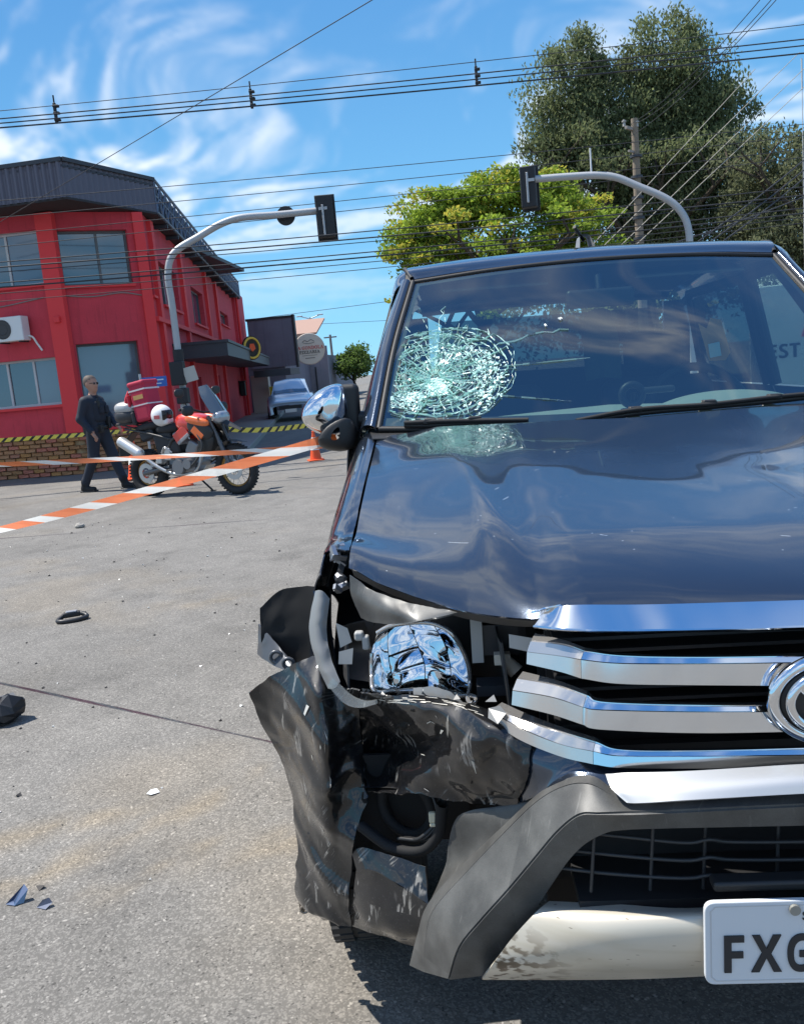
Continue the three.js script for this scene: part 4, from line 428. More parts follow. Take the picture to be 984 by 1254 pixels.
// pillars, roof --------------------------------------------------------
const pillar = (s) => sheet(Array.from({ length: 9 }, (_, i) => { const p = wsPoint(s < 0 ? 0 : 1, i / 8), t = i / 8; return [[p[0] + s * 0.006, p[1] - 0.004, p[2] - 0.002], [p[0] + s * 0.020, p[1] + 0.012, p[2] + 0.004], [p[0] + s * lerp(0.052, 0.045, t), p[1] + 0.012, p[2] - 0.03], [p[0] + s * lerp(0.075, 0.06, t), p[1] - 0.018, p[2] - 0.085], [p[0] + s * lerp(0.07, 0.055, t), p[1] - 0.05, p[2] - 0.13]]; }), 16, 30, 0.003);
body('pillar', pillar(-1), paint); body('pillar', pillar(1), paint);
const roofRow = (z, e, c, w, dz = 0) => [-1, -0.93, -0.6, 0, 0.6, 0.93, 1].map((k) => [k * w, lerp(c, e, k * k), z - dz * k * k]);
body('roof', sheet([roofRow(-2.045, 1.784, 1.806, 0.667, 0.095), roofRow(-2.13, 1.826, 1.845, 0.69, 0.08), roofRow(-2.3, 1.848, 1.872, 0.70, 0.06), roofRow(-2.7, 1.856, 1.886, 0.71), roofRow(-3.3, 1.842, 1.874, 0.71), roofRow(-3.75, 1.795, 1.825, 0.70), roofRow(-3.86, 1.74, 1.76, 0.69)], 40, 50, 0.006), paint);
body('roof_gutter', [-1, 1].map((s) => tube([[s * 0.672, 1.792, -2.14], [s * 0.70, 1.842, -2.28], [s * 0.712, 1.858, -2.7], [s * 0.71, 1.842, -3.3], [s * 0.70, 1.80, -3.75]], 0.009, 50, 6)), gasket);
body('side_rail', [-1, 1].map((s) => sheet([[-2.13, 1.778], [-2.3, 1.842], [-2.7, 1.854], [-3.3, 1.84], [-3.8, 1.79]].map(([z, y]) => [[s * 0.70, y, z], [s * 0.735, y - 0.02, z], [s * 0.758, y - 0.075, z], [s * 0.76, y - 0.10, z]]), 10, 40, 0.003)), paint);
{ const a = body('antenna', sheet([[[-0.034, 1.872, -2.38], [-0.034, 1.875, -2.55]], [[-0.026, 1.91, -2.42], [-0.026, 1.91, -2.55]], [[-0.016, 1.945, -2.46], [-0.016, 1.945, -2.55]], [[0.016, 1.945, -2.46], [0.016, 1.945, -2.55]], [[0.026, 1.91, -2.42], [0.026, 1.91, -2.55]], [[0.034, 1.872, -2.38], [0.034, 1.875, -2.55]]], 8, 24), std(0.20, 0.21, 0.22, 0.5)); body('mast', rod([0, 1.93, -2.5], [-0.045, 1.975, -2.43], 0.007), gasket, a); a.position.x = 0.03; }
// doors, side windows, bed
for (const s of [-1, 1]) {
  const sx = (p) => [p[0] * s, p[1], p[2]];
  const doorRows = (z0, z1) => [[1.275, 0.878], [1.18, 0.905], [0.95, 0.918], [0.7, 0.915], [0.5, 0.89], [0.42, 0.86]].map(([y, x]) => [z0, lerp(z0, z1, 0.33), lerp(z0, z1, 0.66), z1].map((z) => sx([x - (z < -3.5 ? 0.005 : 0), y, z])));
  for (const [z0, z1] of [[-1.63, -2.72], [-2.732, -3.82]]) { const d = body('door', sheet(doorRows(z0, z1), 12, 24, 0.004), paint); body('handle', [rbx(0.03, 0.035, 0.2, 0.012, s * 0.932, 1.13, lerp(z0, z1, 0.84))], chrome, d); const w = body('side_window', sheet([[sx([0.872, 1.282, z0 - (z0 > -2 ? 0.12 : 0.06)]), sx([0.872, 1.282, z1 + 0.05])], [sx([0.76, 1.745, z0 - (z0 > -2 ? 0.66 : 0.08)]), sx([0.76, 1.745, z1 + (z0 > -2 ? 0.06 : 0.2)])]], 6, 8), s > 0 && z0 > -2 ? glass : tinted, d); body('window_frame', polytube([[z0 > -2 ? 0.845 : 0.874, 1.28, z0 - (z0 > -2 ? 0.1 : 0.04)], [z0 > -2 ? 0.73 : 0.762, 1.752, z0 - (z0 > -2 ? 0.64 : 0.05)], [0.762, 1.752, z1 + (z0 > -2 ? 0.03 : 0.16)], [0.874, 1.28, z1 + 0.03]].map(sx), 0.026, 6), gasket, d); }
  body('sill_step', rbx(0.14, 0.06, 2.1, 0.02, s * 0.9, 0.40, -2.7), blackPlastic);
  body('bed_side', sheet([[1.27, 0.87], [1.2, 0.905], [0.95, 0.918], [0.75, 0.915]].map(([y, x]) => [-3.85, -4.4, -5.0, -5.33].map((z) => sx([x, y, z]))), 10, 16, 0.01), paint);
  body('bed_side', [sheet([[0.75, 0.915], [0.5, 0.88]].map(([y, x]) => [-4.62, -5.33].map((z) => sx([x, y, z]))), 6, 4, 0.01), sheet([[0.75, 0.915], [0.5, 0.88]].map(([y, x]) => [-3.85, -3.9].map((z) => sx([x, y, z]))), 2, 4, 0.01)].map((g) => g), paint);
}
body('tailgate', bx(1.78, 0.5, 0.05, 0, 1.0, -5.33), paint); body('bed_floor', [bx(1.7, 0.04, 1.48, 0, 0.78, -4.58), bx(1.7, 0.5, 0.04, 0, 1.02, -3.86)], blackPlastic);
body('rear_window', sheet([[[-0.66, 1.33, -3.85], [0.66, 1.33, -3.85]], [[-0.58, 1.70, -3.80], [0.58, 1.70, -3.80]]], 6, 4), tinted); body('cab_back', [bx(1.74, 0.9, 0.03, 0, 0.86, -3.835), bx(0.14, 0.42, 0.04, -0.73, 1.52, -3.825), bx(0.14, 0.42, 0.04, 0.73, 1.52, -3.825)], paint);
body('chassis', [bx(0.14, 0.16, 4.4, -0.45, 0.5, -2.9), bx(0.14, 0.16, 4.4, 0.45, 0.5, -2.9), bx(1.6, 0.05, 2.2, 0, 0.52, -2.75), bx(1.3, 0.12, 0.12, 0, 0.42, -4.1), bx(1.3, 0.3, 0.5, 0, 0.55, -1.0), bx(0.9, 0.4, 0.8, 0, 0.72, -0.95)], flatBlack);
// wheels: the front right one is turned out a little
for (const [x, z, turn] of [[-0.83, -0.93, 0.10], [0.80, -0.95, 0.05], [-0.80, -4.1, 0], [0.80, -4.1, 0]]) {
  const w = new THREE.Group(); w.name = 'wheel'; w.position.set(x, 0.385, z); w.rotation.y = turn; truck.add(w);
  const prof = [[0.225, -0.115], [0.30, -0.130], [0.352, -0.124], [0.378, -0.105], [0.385, -0.05], [0.385, 0.05], [0.378, 0.105], [0.352, 0.124], [0.30, 0.130], [0.225, 0.115]].map(([r, y]) => new THREE.Vector2(r, y));
  const t = new THREE.LatheGeometry(prof, 56).rotateZ(Math.PI / 2), blocks = []; for (let k = 0; k < 52; k++) for (const o of [-0.09, -0.03, 0.03, 0.09]) blocks.push(bx(0.048, 0.012, 0.032, o, 0.385, 0).rotateX(k / 52 * 6.2832 + (o > 0 ? 0.06 : 0)));
  part('tyre', [t, ...blocks], rubber, w); const sgn = Math.sign(x), rim = [new THREE.TorusGeometry(0.225, 0.018, 8, 40).rotateY(Math.PI / 2).translate(sgn * 0.1, 0, 0), cyl(0.07, 0.07, 0.06, 0, 0, 0, 20).rotateZ(Math.PI / 2).translate(sgn * 0.08, 0, 0), new THREE.CylinderGeometry(0.22, 0.22, 0.2, 30, 1, true).rotateZ(Math.PI / 2)]; for (let k = 0; k < 6; k++) rim.push(rbx(0.03, 0.2, 0.06, 0.012, sgn * 0.085, 0.13, 0, 0, 0, 0, 2).rotateX(k * 1.0472)); part('rim', rim, silver, w);
}
// wheel housing and dark bay behind the torn corner
body('wheel_liner', [sheet([[-0.63, 0.22], [-0.66, 0.32], [-0.76, 0.43], [-0.95, 0.49], [-1.2, 0.42], [-1.36, 0.2], [-1.4, 0.0]].map(([z, y]) => [[-0.86, 0.42 + y, z], [-0.45, 0.42 + y, z]]), 6, 30, 0.003), bx(0.02, 0.5, 0.9, -0.46, 0.62, -1.05)], flatBlack); body('wheel_liner', flipX(sheet([[-0.63, 0.22], [-0.66, 0.32], [-0.76, 0.43], [-0.95, 0.49], [-1.2, 0.42], [-1.36, 0.2], [-1.4, 0.0]].map(([z, y]) => [[-0.86, 0.42 + y, z], [-0.45, 0.42 + y, z]]), 6, 30, 0.003)), flatBlack);
body('engine_bay', [bx(1.5, 0.5, 0.03, 0, 0.72, -0.62), bx(1.52, 0.03, 0.9, 0, 0.5, -0.95), bx(1.5, 0.03, 0.7, 0, 0.98, -0.98), bx(0.03, 0.4, 0.3, -0.43, 0.78, -0.5), bx(0.03, 0.4, 0.3, 0.43, 0.78, -0.5), bx(0.80, 0.05, 0.06, 0, 0.98, -0.24), bx(0.84, 0.55, 0.02, 0, 0.70, -0.24)], flatBlack);
body('mirror_stalk', [rbx(0.14, 0.05, 0.08, 0.02, -0.895, 1.30, -1.72), rbx(0.14, 0.05, 0.08, 0.02, 0.895, 1.30, -1.72)], blackPlastic);
for (const s of [-1, 1]) {
  const sx = (p) => [p[0] * s, p[1], p[2]];
  // shell rings from the back (towards the cab) to the domed front
  const ring = (z, x0, x1, y0, y1, n = 16) => Array.from({ length: n + 1 }, (_, k) => { const a = k / n * 6.2832, c = Math.cos(a), q = Math.sin(a), e = (v) => Math.sign(v) * Math.pow(Math.abs(v), 0.8); return sx([(x0 + x1) / 2 + (x1 - x0) / 2 * e(c), (y0 + y1) / 2 + (y1 - y0) / 2 * e(q) * lerp(1.12, 0.5, Math.pow((c + 1) / 2, 1.4)) - 0.02 * (c + 1) / 2, z + 0.16 * ((x1 - x0) / 2 * c)]); });
  const dome = [ring(-1.72, 0.895, 1.05, 1.255, 1.43), ring(-1.68, 0.89, 1.055, 1.25, 1.435), ring(-1.63, 0.902, 1.048, 1.262, 1.425), ring(-1.60, 0.93, 1.025, 1.295, 1.40), ring(-1.59, 0.97, 0.99, 1.34, 1.36)];
  const m = body('wing_mirror', sheet(dome, 32, 20), chrome); body('mirror_glass', sheet([ring(-1.724, 0.905, 1.04, 1.265, 1.42), ring(-1.725, 0.97, 0.975, 1.34, 1.35)], 32, 3), std(0.6, 0.65, 0.7, 0.03, { metalness: 1 }), m);
  body('mirror_base', [sheet([ring(-1.70, 0.87, 1.0, 1.20, 1.27), ring(-1.62, 0.87, 1.0, 1.205, 1.31), ring(-1.585, 0.88, 0.985, 1.22, 1.32), ring(-1.575, 0.92, 0.95, 1.25, 1.29)], 24, 8), rbx(0.09, 0.18, 0.05, 0.02, s * 0.905, 1.33, -1.70)], blackPlastic, m);
}
// grille ----------------------------------------------------------------
const grille = body('grille', [bx(0.82, 0.26, 0.015, 0, 0.92, -0.19), ...[0, 1, 2, 3, 4, 5, 6, 7, 8].map((k) => bx(0.80, 0.006, 0.05, 0, 0.84 + k * 0.022, -0.16))], blackPlastic);
const stripe = (st, n = 60) => sheet(bothStations(st.slice().reverse()), 12, n, 0.004);
body('chrome_bar', [[0, 1], [1, 2], [2, 3]].map(([a, b2]) => sheet(both([P.chrome_bar[a], P.chrome_bar[b2]]), 80, 4, 0.003)), chrome, grille);
const endCap = (st, k) => st.slice(0, k + 1);
for (const [st, k] of [[P.slat1, 2], [P.slat2, 2], [P.slat3, 3]]) {
  const mid = st.slice(k), flatStrips = (rows, n) => [[0, 1], [1, 2], [2, 3]].map(([a, b2]) => sheet(rows.map((r) => [r[a], r[b2]]), 3, n, 0.003)).concat([sheet(rows.map((r) => [r[3], [r[3][0] * 0.99, r[3][1] + 0.004, r[3][2] - 0.03]]), 3, n)]), sl = body('slat', st === P.slat3 ? flatStrips(bothStations(mid), 60) : flatStrips(mid, 40), chrome, grille);
  if (st !== P.slat3) body('slat', flatStrips(mid.map((r) => r.map(mirX)), 40), chrome, grille);
  for (const mm of [0, 1]) { const e = endCap(st, k).map((r) => r.map((p) => mm ? mirX(p) : p)); body('slat_end', flatStrips(e, 30), dustyChrome, grille); }
}
{ // emblem: three ovals inside a dark oval on a chrome ring
  const oval = (rx, ry, r, x, y, z, mat, parent) => { const p = Array.from({ length: 40 }, (_, k) => [x + Math.cos(k / 40 * 6.2832) * rx, y + Math.sin(k / 40 * 6.2832) * ry, z]); return body('emblem_ring', tube(p, r, 80, 8, true), mat, parent); };
  const e = body('emblem', new THREE.SphereGeometry(1, 36, 18).scale(0.090, 0.068, 0.022).translate(0, 0.925, -0.012), blackPlastic, grille); oval(0.086, 0.064, 0.011, 0, 0.925, -0.004, chrome, e); oval(0.066, 0.047, 0.008, 0, 0.925, 0.010, chrome, e); oval(0.022, 0.05, 0.006, 0, 0.925, 0.014, chrome, e); oval(0.05, 0.018, 0.006, 0, 0.951, 0.012, chrome, e);
}
body('bumper_core', [sheet(P.bump_mid.map((r) => [...r, ...r.slice().reverse().map(mirX)]), 60, 16, 0.004)], paint);
// U-shaped plastic frame, silver strip, skid plate, lower grille -----------
const frameRows = bothStations(P.frame.slice().reverse());
const uFrame = body('bumper_frame', [...[[0, 1], [1, 2], [2, 3]].map(([a, b]) => sheet(frameRows.map((r) => [r[a], r[b]]), 4, 140, 0.003))].concat([sheet(frameRows.map((r) => [r[3], [r[3][0] * 0.985, r[3][1] + 0.0, r[3][2] - 0.08]]), 3, 140)]), trim);
body('silver_strip', sheet(bothStations(P.strip), 8, 60, 0.004), silver);
const skidWear = paintTex(512, 512, (i, j) => { const u = i / 512, v = j / 512, e = sstep(0.17, 0.02, u), st = sstep(0.50, 0.62, fbm(i / 16 + j / 34, j / 40 - i / 9, 4, 18)) * e * sstep(0.75, 0.3, v), d = sstep(0.45, 0.8, fbm(i / 70, j / 50, 4, 28)) * 0.3, sp = hash2(i >> 1, j >> 1, 4) > 0.9985 ? 0.7 : 0, k = clamp(st * 0.85 + sp); return [lerp(214 - d * 30, 70, k), lerp(208 - d * 34, 56, k), lerp(196 - d * 44, 40, k)]; });
const skidGeo = sheet(both(P.skid), 90, 24, 0.004); { const p = skidGeo.attributes.position, t = skidGeo.attributes.uv; for (let i = 0; i < p.count; i++) t.setXY(i, (p.getX(i) + 0.56) / 1.12, (p.getY(i) - 0.42) / 0.23); }
body('skid_plate', skidGeo, phy(0.88, 0.86, 0.82, 0.42, { map: skidWear, metalness: 0.25, clearcoat: 0.3, clearcoatRoughness: 0.25 }));
{
  const lg = body('lower_grille', [bx(0.84, 0.24, 0.02, 0, 0.69, -0.13), bx(0.78, 0.02, 0.14, 0, 0.60, -0.06), rbx(0.40, 0.016, 0.03, 0.006, 0, 0.668, 0.06)], blackPlastic), slatM = std(0.03, 0.031, 0.033, 0.45);
  for (let k = 0; k < 4; k++) { const y = 0.735 - k * 0.030, w = 0.40 + k * 0.022; body('grille_slat', tube([[-w, y, -0.045], [-w + 0.12, y, -0.01], [-0.215, y, 0.01], [-0.19, y + 0.008, 0.016], [-0.165, y, 0.01], [0, y, 0.018], [0.165, y, 0.01], [0.19, y + 0.008, 0.016], [0.215, y, 0.01], [w - 0.12, y, -0.01], [w, y, -0.045]], 0.0034, 90, 6), slatM, lg); }
  for (const x of [-0.36, -0.27, -0.19, -0.08, 0.08, 0.19, 0.27, 0.36]) body('grille_bar', rod([x, 0.75, 0.0], [x * 1.03, 0.62, 0.0], 0.003, 0.003, 6), slatM, lg);
}
// licence plate ----------------------------------------------------------
{
  const pl = body('licence_plate', (() => { const s = new THREE.Shape(), w = 0.2, h = 0.065, q = 0.014; s.moveTo(-w + q, -h); s.lineTo(w - q, -h); s.quadraticCurveTo(w, -h, w, -h + q); s.lineTo(w, h - q); s.quadraticCurveTo(w, h, w - q, h); s.lineTo(-w + q, h); s.quadraticCurveTo(-w, h, -w, h - q); s.lineTo(-w, -h + q); s.quadraticCurveTo(-w, -h, -w + q, -h); return new THREE.ExtrudeGeometry(s, { depth: 0.006, bevelEnabled: true, bevelSize: 0.0015, bevelThickness: 0.0015, bevelSegments: 2, curveSegments: 6 }).translate(0, 0, -0.004); })().translate(-0.020, 0.596, 0.098), std(0.60, 0.62, 0.64, 0.55)), ink = std(0.02, 0.02, 0.022, 0.6);
  const ch = (s, x, y, size, sx) => text(s, size, 0.003, fontB, sx).translate(x - 0.020, 0.596 + y, 0.101);
  const R8 = []; for (const [i, c] of [...'FXG'].entries()) R8.push(ch(c, -0.160 + i * 0.0465, -0.016, 0.060, c === 'G' ? 0.68 : 0.84));
  body('plate_characters', R8, ink, pl); body('plate_characters', ch('SP', -0.052, 0.043, 0.0125, 1.15), ink, pl);
  for (const x of [-0.094, 0.07]) body('plate_bolt', cyl(0.008, 0.008, 0.006, 0, 0, 0, 14).rotateX(Math.PI / 2).translate(x, 0.650, 0.104), std(0.30, 0.30, 0.27, 0.5, { metalness: 0.5 }), pl);
  body('plate_rim', polytube([[-0.206, 0.536, 0.1], [-0.213, 0.543, 0.1], [-0.213, 0.649, 0.1], [-0.206, 0.656, 0.1], [0.166, 0.656, 0.1], [0.173, 0.649, 0.1], [0.173, 0.543, 0.1], [0.166, 0.536, 0.1], [-0.206, 0.536, 0.1]], 0.0022, 6), std(0.5, 0.5, 0.5, 0.5), pl);
}
// crushed bumper corner ----------------------------------------------------
const crumple = (amp, f, seed) => (p, u = 0.5, v = 0.5) => { const ed = Math.max(0, 1 - Math.min(v, 1 - v) / 0.04), jag = ed * (fbm(p[0] * 40 + 3, p[2] * 30, 3, seed + 31) - 0.5) * Math.min(0.012, amp * 0.7); p = [p[0] + jag * 0.5, p[1] + jag, p[2]]; const n = fbm(p[0] * f + 9, p[1] * f + p[2] * f * 0.7, 3, seed) - 0.5, m = fbm(p[1] * f * 2.2, p[0] * f * 2.2 - p[2] * 5, 2, seed + 5) - 0.5; const rid = 1 - Math.abs(2 * fbm(p[0] * f * 0.9 - p[2] * 4 + 5, p[1] * f * 0.9 + p[2] * 3, 2, seed + 21) - 1), rr = Math.max(0, rid - 0.62) * amp * 1.5; p = [p[0], p[1] + rr * 0.3, p[2] + rr]; const q = fbm(p[0] * f * 5 + 2, p[1] * f * 5 - p[2] * 9, 2, seed + 9) - 0.5; return [p[0] + m * amp * 0.4 + q * amp * 0.16, p[1] + n * amp * 0.3, p[2] + n * amp + m * amp * 0.4 + q * amp * 0.2]; };
body('bumper_corner', sheet(P.flap, 50, 80, 0.0035, crumple(0.034, 9, 51)), scuffed, truck, 'bumper corner torn loose and peeled outwards');
body('bumper_skin', sheet(P.upper, 60, 50, 0.0035, crumple(0.036, 10, 61)), scuffed, truck, 'dented and scraped bumper skin with a hole punched in it');
body('bumper_wedge', [sheet(P.wedge.slice(0, 2), 20, 10, 0.003, crumple(0.006, 20, 67)), sheet(P.wedge.slice(1), 20, 16, 0.003, crumple(0.008, 20, 68))], scuffed);
body('inner_bumper_plate', sheet(P.greyinner, 10, 24, 0.003, crumple(0.008, 14, 69)), trim);
body('fog_lamp_housing', [bx(0.24, 0.2, 0.01, -0.68, 0.55, -0.47), sheet([[[-0.79, 0.60, -0.42], [-0.70, 0.625, -0.36], [-0.60, 0.65, -0.27]], [[-0.77, 0.58, -0.47], [-0.69, 0.60, -0.44], [-0.61, 0.62, -0.40]]], 10, 4), new THREE.TorusGeometry(0.062, 0.012, 8, 30).rotateY(-0.5).translate(-0.69, 0.555, -0.42), tube([[-0.61, 0.62, -0.30], [-0.625, 0.54, -0.32], [-0.66, 0.50, -0.34], [-0.72, 0.49, -0.37], [-0.79, 0.52, -0.41]], 0.012, 30, 6)], flatBlack);
body('lower_valance', [sheet([[[-0.83, 0.265, -0.46], [-0.74, 0.28, -0.42], [-0.66, 0.30, -0.34]], [[-0.80, 0.215, -0.52], [-0.72, 0.225, -0.48], [-0.62, 0.25, -0.40]]], 10, 4, 0.003)], trim);
body('retaining_clip', [bx(0.012, 0.03, 0.01, -0.972, 0.215, -0.6), new THREE.TorusGeometry(0.009, 0.003, 6, 12).translate(-0.965, 0.21, -0.59)], std(0.3, 0.25, 0.2, 0.5, { metalness: 0.7 }));
// what hangs in the hole: cut wiring, a clip, torn foam and shards along the split edges
{
  const r = rng(515), loom = []; for (let k = 0; k < 4; k++) loom.push(tube([[-0.60 - k * 0.012, 0.63, -0.36], [-0.61 - r() * 0.02, 0.58, -0.33 - r() * 0.02], [-0.63 - r() * 0.03, 0.53, -0.335], [-0.66 - r() * 0.05, 0.51, -0.37]], 0.0042, 24, 5)); body('cut_wiring', loom, blackPlastic);
  body('plastic_clip', [rbx(0.014, 0.022, 0.01, 0.003, -0.632, 0.585, -0.315), rbx(0.02, 0.008, 0.012, 0.003, -0.628, 0.57, -0.315)], std(0.55, 0.5, 0.36, 0.6));
  body('foam_block', [rbx(0.16, 0.07, 0.08, 0.02, -0.56, 0.70, -0.36, 0.5)], std(0.05, 0.048, 0.045, 0.95));
  const sh = []; for (let k = 0; k < 12; k++) { const u = r(), q = spline(P.upper[0], u), s = 0.006 + r() * 0.014, a = r() * 6.28; sh.push(facets([[q[0], q[1] - 0.002, q[2] + 0.004], [q[0] + Math.cos(a) * s, q[1] + Math.abs(Math.sin(a)) * s * 0.9, q[2] + 0.006], [q[0] + Math.cos(a + 0.9) * s * 0.8, q[1] + Math.abs(Math.sin(a + 0.9)) * s * 0.6, q[2] - 0.004]], [[0, 1, 2]])); } const m = body('torn_edge_shards', sh, std(0.2, 0.2, 0.195, 0.4)); m.userData.kind = 'stuff';
  body('broken_mount', [facets([[-0.512, 0.872, -0.16], [-0.48, 0.885, -0.15], [-0.465, 0.868, -0.14], [-0.49, 0.845, -0.13], [-0.515, 0.85, -0.15]], [[0, 1, 2, 3, 4]]), facets([[-0.52, 0.885, -0.17], [-0.495, 0.905, -0.17], [-0.488, 0.89, -0.16]], [[0, 1, 2]])].map((g) => g.translate(0.49, -0.87, 0).scale(0.62, 0.62, 1).translate(-0.5, 0.868, 0.0)), std(0.22, 0.22, 0.215, 0.4));
}
// the other side's bumper, whole
{
  const rows = [[0.84, 0], [0.79, 0.05], [0.73, 0.06], [0.66, 0.02], [0.55, 0.03], [0.44, 0.0], [0.38, -0.05]].map(([y, o]) => [[0.47, y, -0.15 + o], [0.62, y, -0.25 + o], [0.78, y, -0.38 + o], [0.88, y, -0.5 + o * 0.4], [0.905, y, -0.6]]);
  body('bumper_skin', sheet(rows, 30, 30, 0.004), paint);
}
// wheel arch liner pushed out of the wing, and its bracket
body('arch_liner', sheet(P.liner, 24, 20, 0.004, crumple(0.008, 12, 77)), flatBlack, truck, 'black plastic arch liner hanging out behind the bumper');
body('torn_bracket', [sheet([[[-1.055, 0.86, -0.78], [-1.02, 0.84, -0.74], [-0.97, 0.80, -0.70]], [[-1.06, 0.79, -0.76], [-1.01, 0.78, -0.70], [-0.95, 0.775, -0.65]]], 12, 8, 0.004, crumple(0.007, 24, 81)), new THREE.TorusGeometry(0.014, 0.005, 6, 14).translate(-1.0, 0.80, -0.70), new THREE.TorusGeometry(0.012, 0.005, 6, 14).translate(-0.965, 0.795, -0.665)], std(0.10, 0.105, 0.115, 0.35, { metalness: 0.4 }));
// headlight -----------------------------------------------------------------
const lamp = body('headlight', [sheet([[[-0.80, 0.90, -0.50], [-0.80, 0.80, -0.46]], [[-0.80, 0.90, -0.62], [-0.80, 0.80, -0.60]], [[-0.52, 0.95, -0.5], [-0.5, 0.80, -0.5]], [[-0.48, 0.96, -0.24], [-0.47, 0.84, -0.22]]], 10, 20, 0.004)], blackPlastic, truck, 'smashed headlight with bare chrome reflector');
{
  const facet = (rows, nu, nv, j) => { const r = rng(31), pts = []; for (let v = 0; v <= nv; v++) { const q = []; for (let u = 0; u <= nu; u++) { const p = spline(rows.map((x) => spline(x, u / nu)), v / nv); q.push([p[0] + (r() - 0.5) * j, p[1] + (r() - 0.5) * j, p[2] + (r() - 0.5) * j]); } pts.push(q); } const pos = []; for (let v = 0; v < nv; v++) for (let u = 0; u < nu; u++) { const a = pts[v][u], b = pts[v][u + 1], c = pts[v + 1][u], d = pts[v + 1][u + 1]; pos.push(...a, ...c, ...b, ...b, ...c, ...d); } const g = new THREE.BufferGeometry(); g.setAttribute('position', new THREE.Float32BufferAttribute(pos, 3)); g.computeVertexNormals(); return g; };
  const bowl = []; { const rr = rng(62), NC = 4; for (let k = 0; k < NC; k++) { const tw = (rr() - 0.5) * 0.012, off = (rr() - 0.5) * 0.003, cut = 0.35 + rr() * 0.3; for (const [v0, v1, o2] of k === 1 ? [[0, cut, 0], [cut, 1, 0.004]] : [[0, 1, 0]]) bowl.push(grid((u, v) => { const p = spline(P.reflector.map((x) => spline(x, (k + u * 0.97) / NC)), lerp(v0, v1, v)); return [p[0], p[1], p[2] + off + o2 + tw * (u - 0.5)]; }, 6, 14)); } }
  body('reflector', bowl, std(0.86, 0.88, 0.90, 0.03, { metalness: 1 }), lamp);
  body('reflector_rim', tube(P.reflector[0].concat([P.reflector[1].at(-1), P.reflector[2].at(-1), P.reflector[3].at(-1)], P.reflector[3].slice().reverse(), [P.reflector[2][0], P.reflector[1][0]]), 0.005, 90, 6), dustyChrome, lamp);
  const lensGrey = phy(0.24, 0.25, 0.26, 0.38, { transmission: 0.3, thickness: 0, map: plasTex });
  body('broken_lens', sheet(P.lens_top, 40, 14, 0.003, crumple(0.006, 22, 91)), lensGrey, lamp, 'remaining dusty piece of the headlight lens');
  body('broken_lens', sheet([[[-0.86, 1.0, -0.53], [-0.875, 0.93, -0.50], [-0.862, 0.87, -0.47], [-0.835, 0.815, -0.435]], [[-0.845, 1.005, -0.512], [-0.855, 0.93, -0.482], [-0.845, 0.87, -0.452], [-0.82, 0.82, -0.422]], [[-0.832, 0.985, -0.515], [-0.84, 0.925, -0.49], [-0.83, 0.872, -0.46], [-0.81, 0.83, -0.43]]], 40, 6, 0.003, crumple(0.004, 26, 95)), lensDusty, lamp);
  body('broken_lens', sheet([[[-0.835, 0.825, -0.43], [-0.80, 0.79, -0.415], [-0.765, 0.785, -0.40], [-0.73, 0.80, -0.38]], [[-0.822, 0.84, -0.43], [-0.79, 0.81, -0.415], [-0.76, 0.80, -0.40], [-0.73, 0.808, -0.38]]], 30, 4, 0.006), lensClear, lamp);
  body('broken_lens', sheet([[[-0.655, 0.835, -0.36], [-0.62, 0.85, -0.33], [-0.58, 0.845, -0.30], [-0.545, 0.82, -0.27]], [[-0.655, 0.80, -0.34], [-0.62, 0.81, -0.31], [-0.58, 0.81, -0.28], [-0.54, 0.80, -0.25]]], 20, 6, 0.004, crumple(0.01, 24, 97)), lensDusty, lamp);
  body('bracket', [facets([[-0.815, 0.945, -0.47], [-0.79, 0.935, -0.46], [-0.783, 0.905, -0.46], [-0.81, 0.89, -0.47]], [[0, 1, 2, 3]]), facets([[-0.812, 0.885, -0.46], [-0.78, 0.895, -0.45], [-0.785, 0.86, -0.45], [-0.815, 0.858, -0.46]], [[0, 1, 2, 3]]), rbx(0.02, 0.02, 0.02, 0.006, -0.768, 0.915, -0.47), rbx(0.015, 0.03, 0.02, 0.005, -0.755, 0.90, -0.47), bx(0.022, 0.10, 0.006, -0.525, 0.94, -0.34), facets([[-0.47, 0.985, -0.21], [-0.40, 0.975, -0.19], [-0.44, 0.955, -0.2], [-0.47, 0.96, -0.21]], [[0, 1, 2, 3]])], std(0.36, 0.36, 0.35, 0.5), lamp);
  body('turn_bulb', [new THREE.SphereGeometry(0.017, 14, 10).translate(-0.445, 0.862, -0.28)], phy(0.55, 0.10, 0.02, 0.2), lamp); body('bulb_holder', [rod([-0.455, 0.885, -0.29], [-0.478, 0.91, -0.3], 0.016, 0.012), bx(0.03, 0.02, 0.02, -0.48, 0.91, -0.3)], std(0.55, 0.5, 0.42, 0.6), lamp);
  const r = rng(71), junk = []; for (let k = 0; k < 26; k++) { const x = -0.83 + r() * 0.02, y = 0.99 + r() * 0.09, z = -0.55 - r() * 0.1; junk.push(bx(0.006 + r() * 0.016, 0.006 + r() * 0.03, 0.004 + r() * 0.01, x, y, z, r() * 3, r() * 3, r() * 3)); } body('torn_metal', junk, std(0.35, 0.36, 0.38, 0.35, { metalness: 0.8 }), lamp);
  const wires = []; for (let k = 0; k < 5; k++) wires.push(tube([[-0.50 + k * 0.012, 0.98, -0.42], [-0.47 + r() * 0.03, 0.90, -0.38], [-0.44 + r() * 0.03, 0.86, -0.36], [-0.42, 0.80, -0.4]], 0.005, 20, 5)); body('wiring', wires, flatBlack, lamp);
  body('dark_moulding', [bx(0.10, 0.06, 0.02, -0.48, 0.93, -0.36), bx(0.06, 0.1, 0.02, -0.44, 0.90, -0.38), bx(0.12, 0.02, 0.05, -0.47, 0.84, -0.34)], std(0.03, 0.032, 0.038, 0.4), lamp);
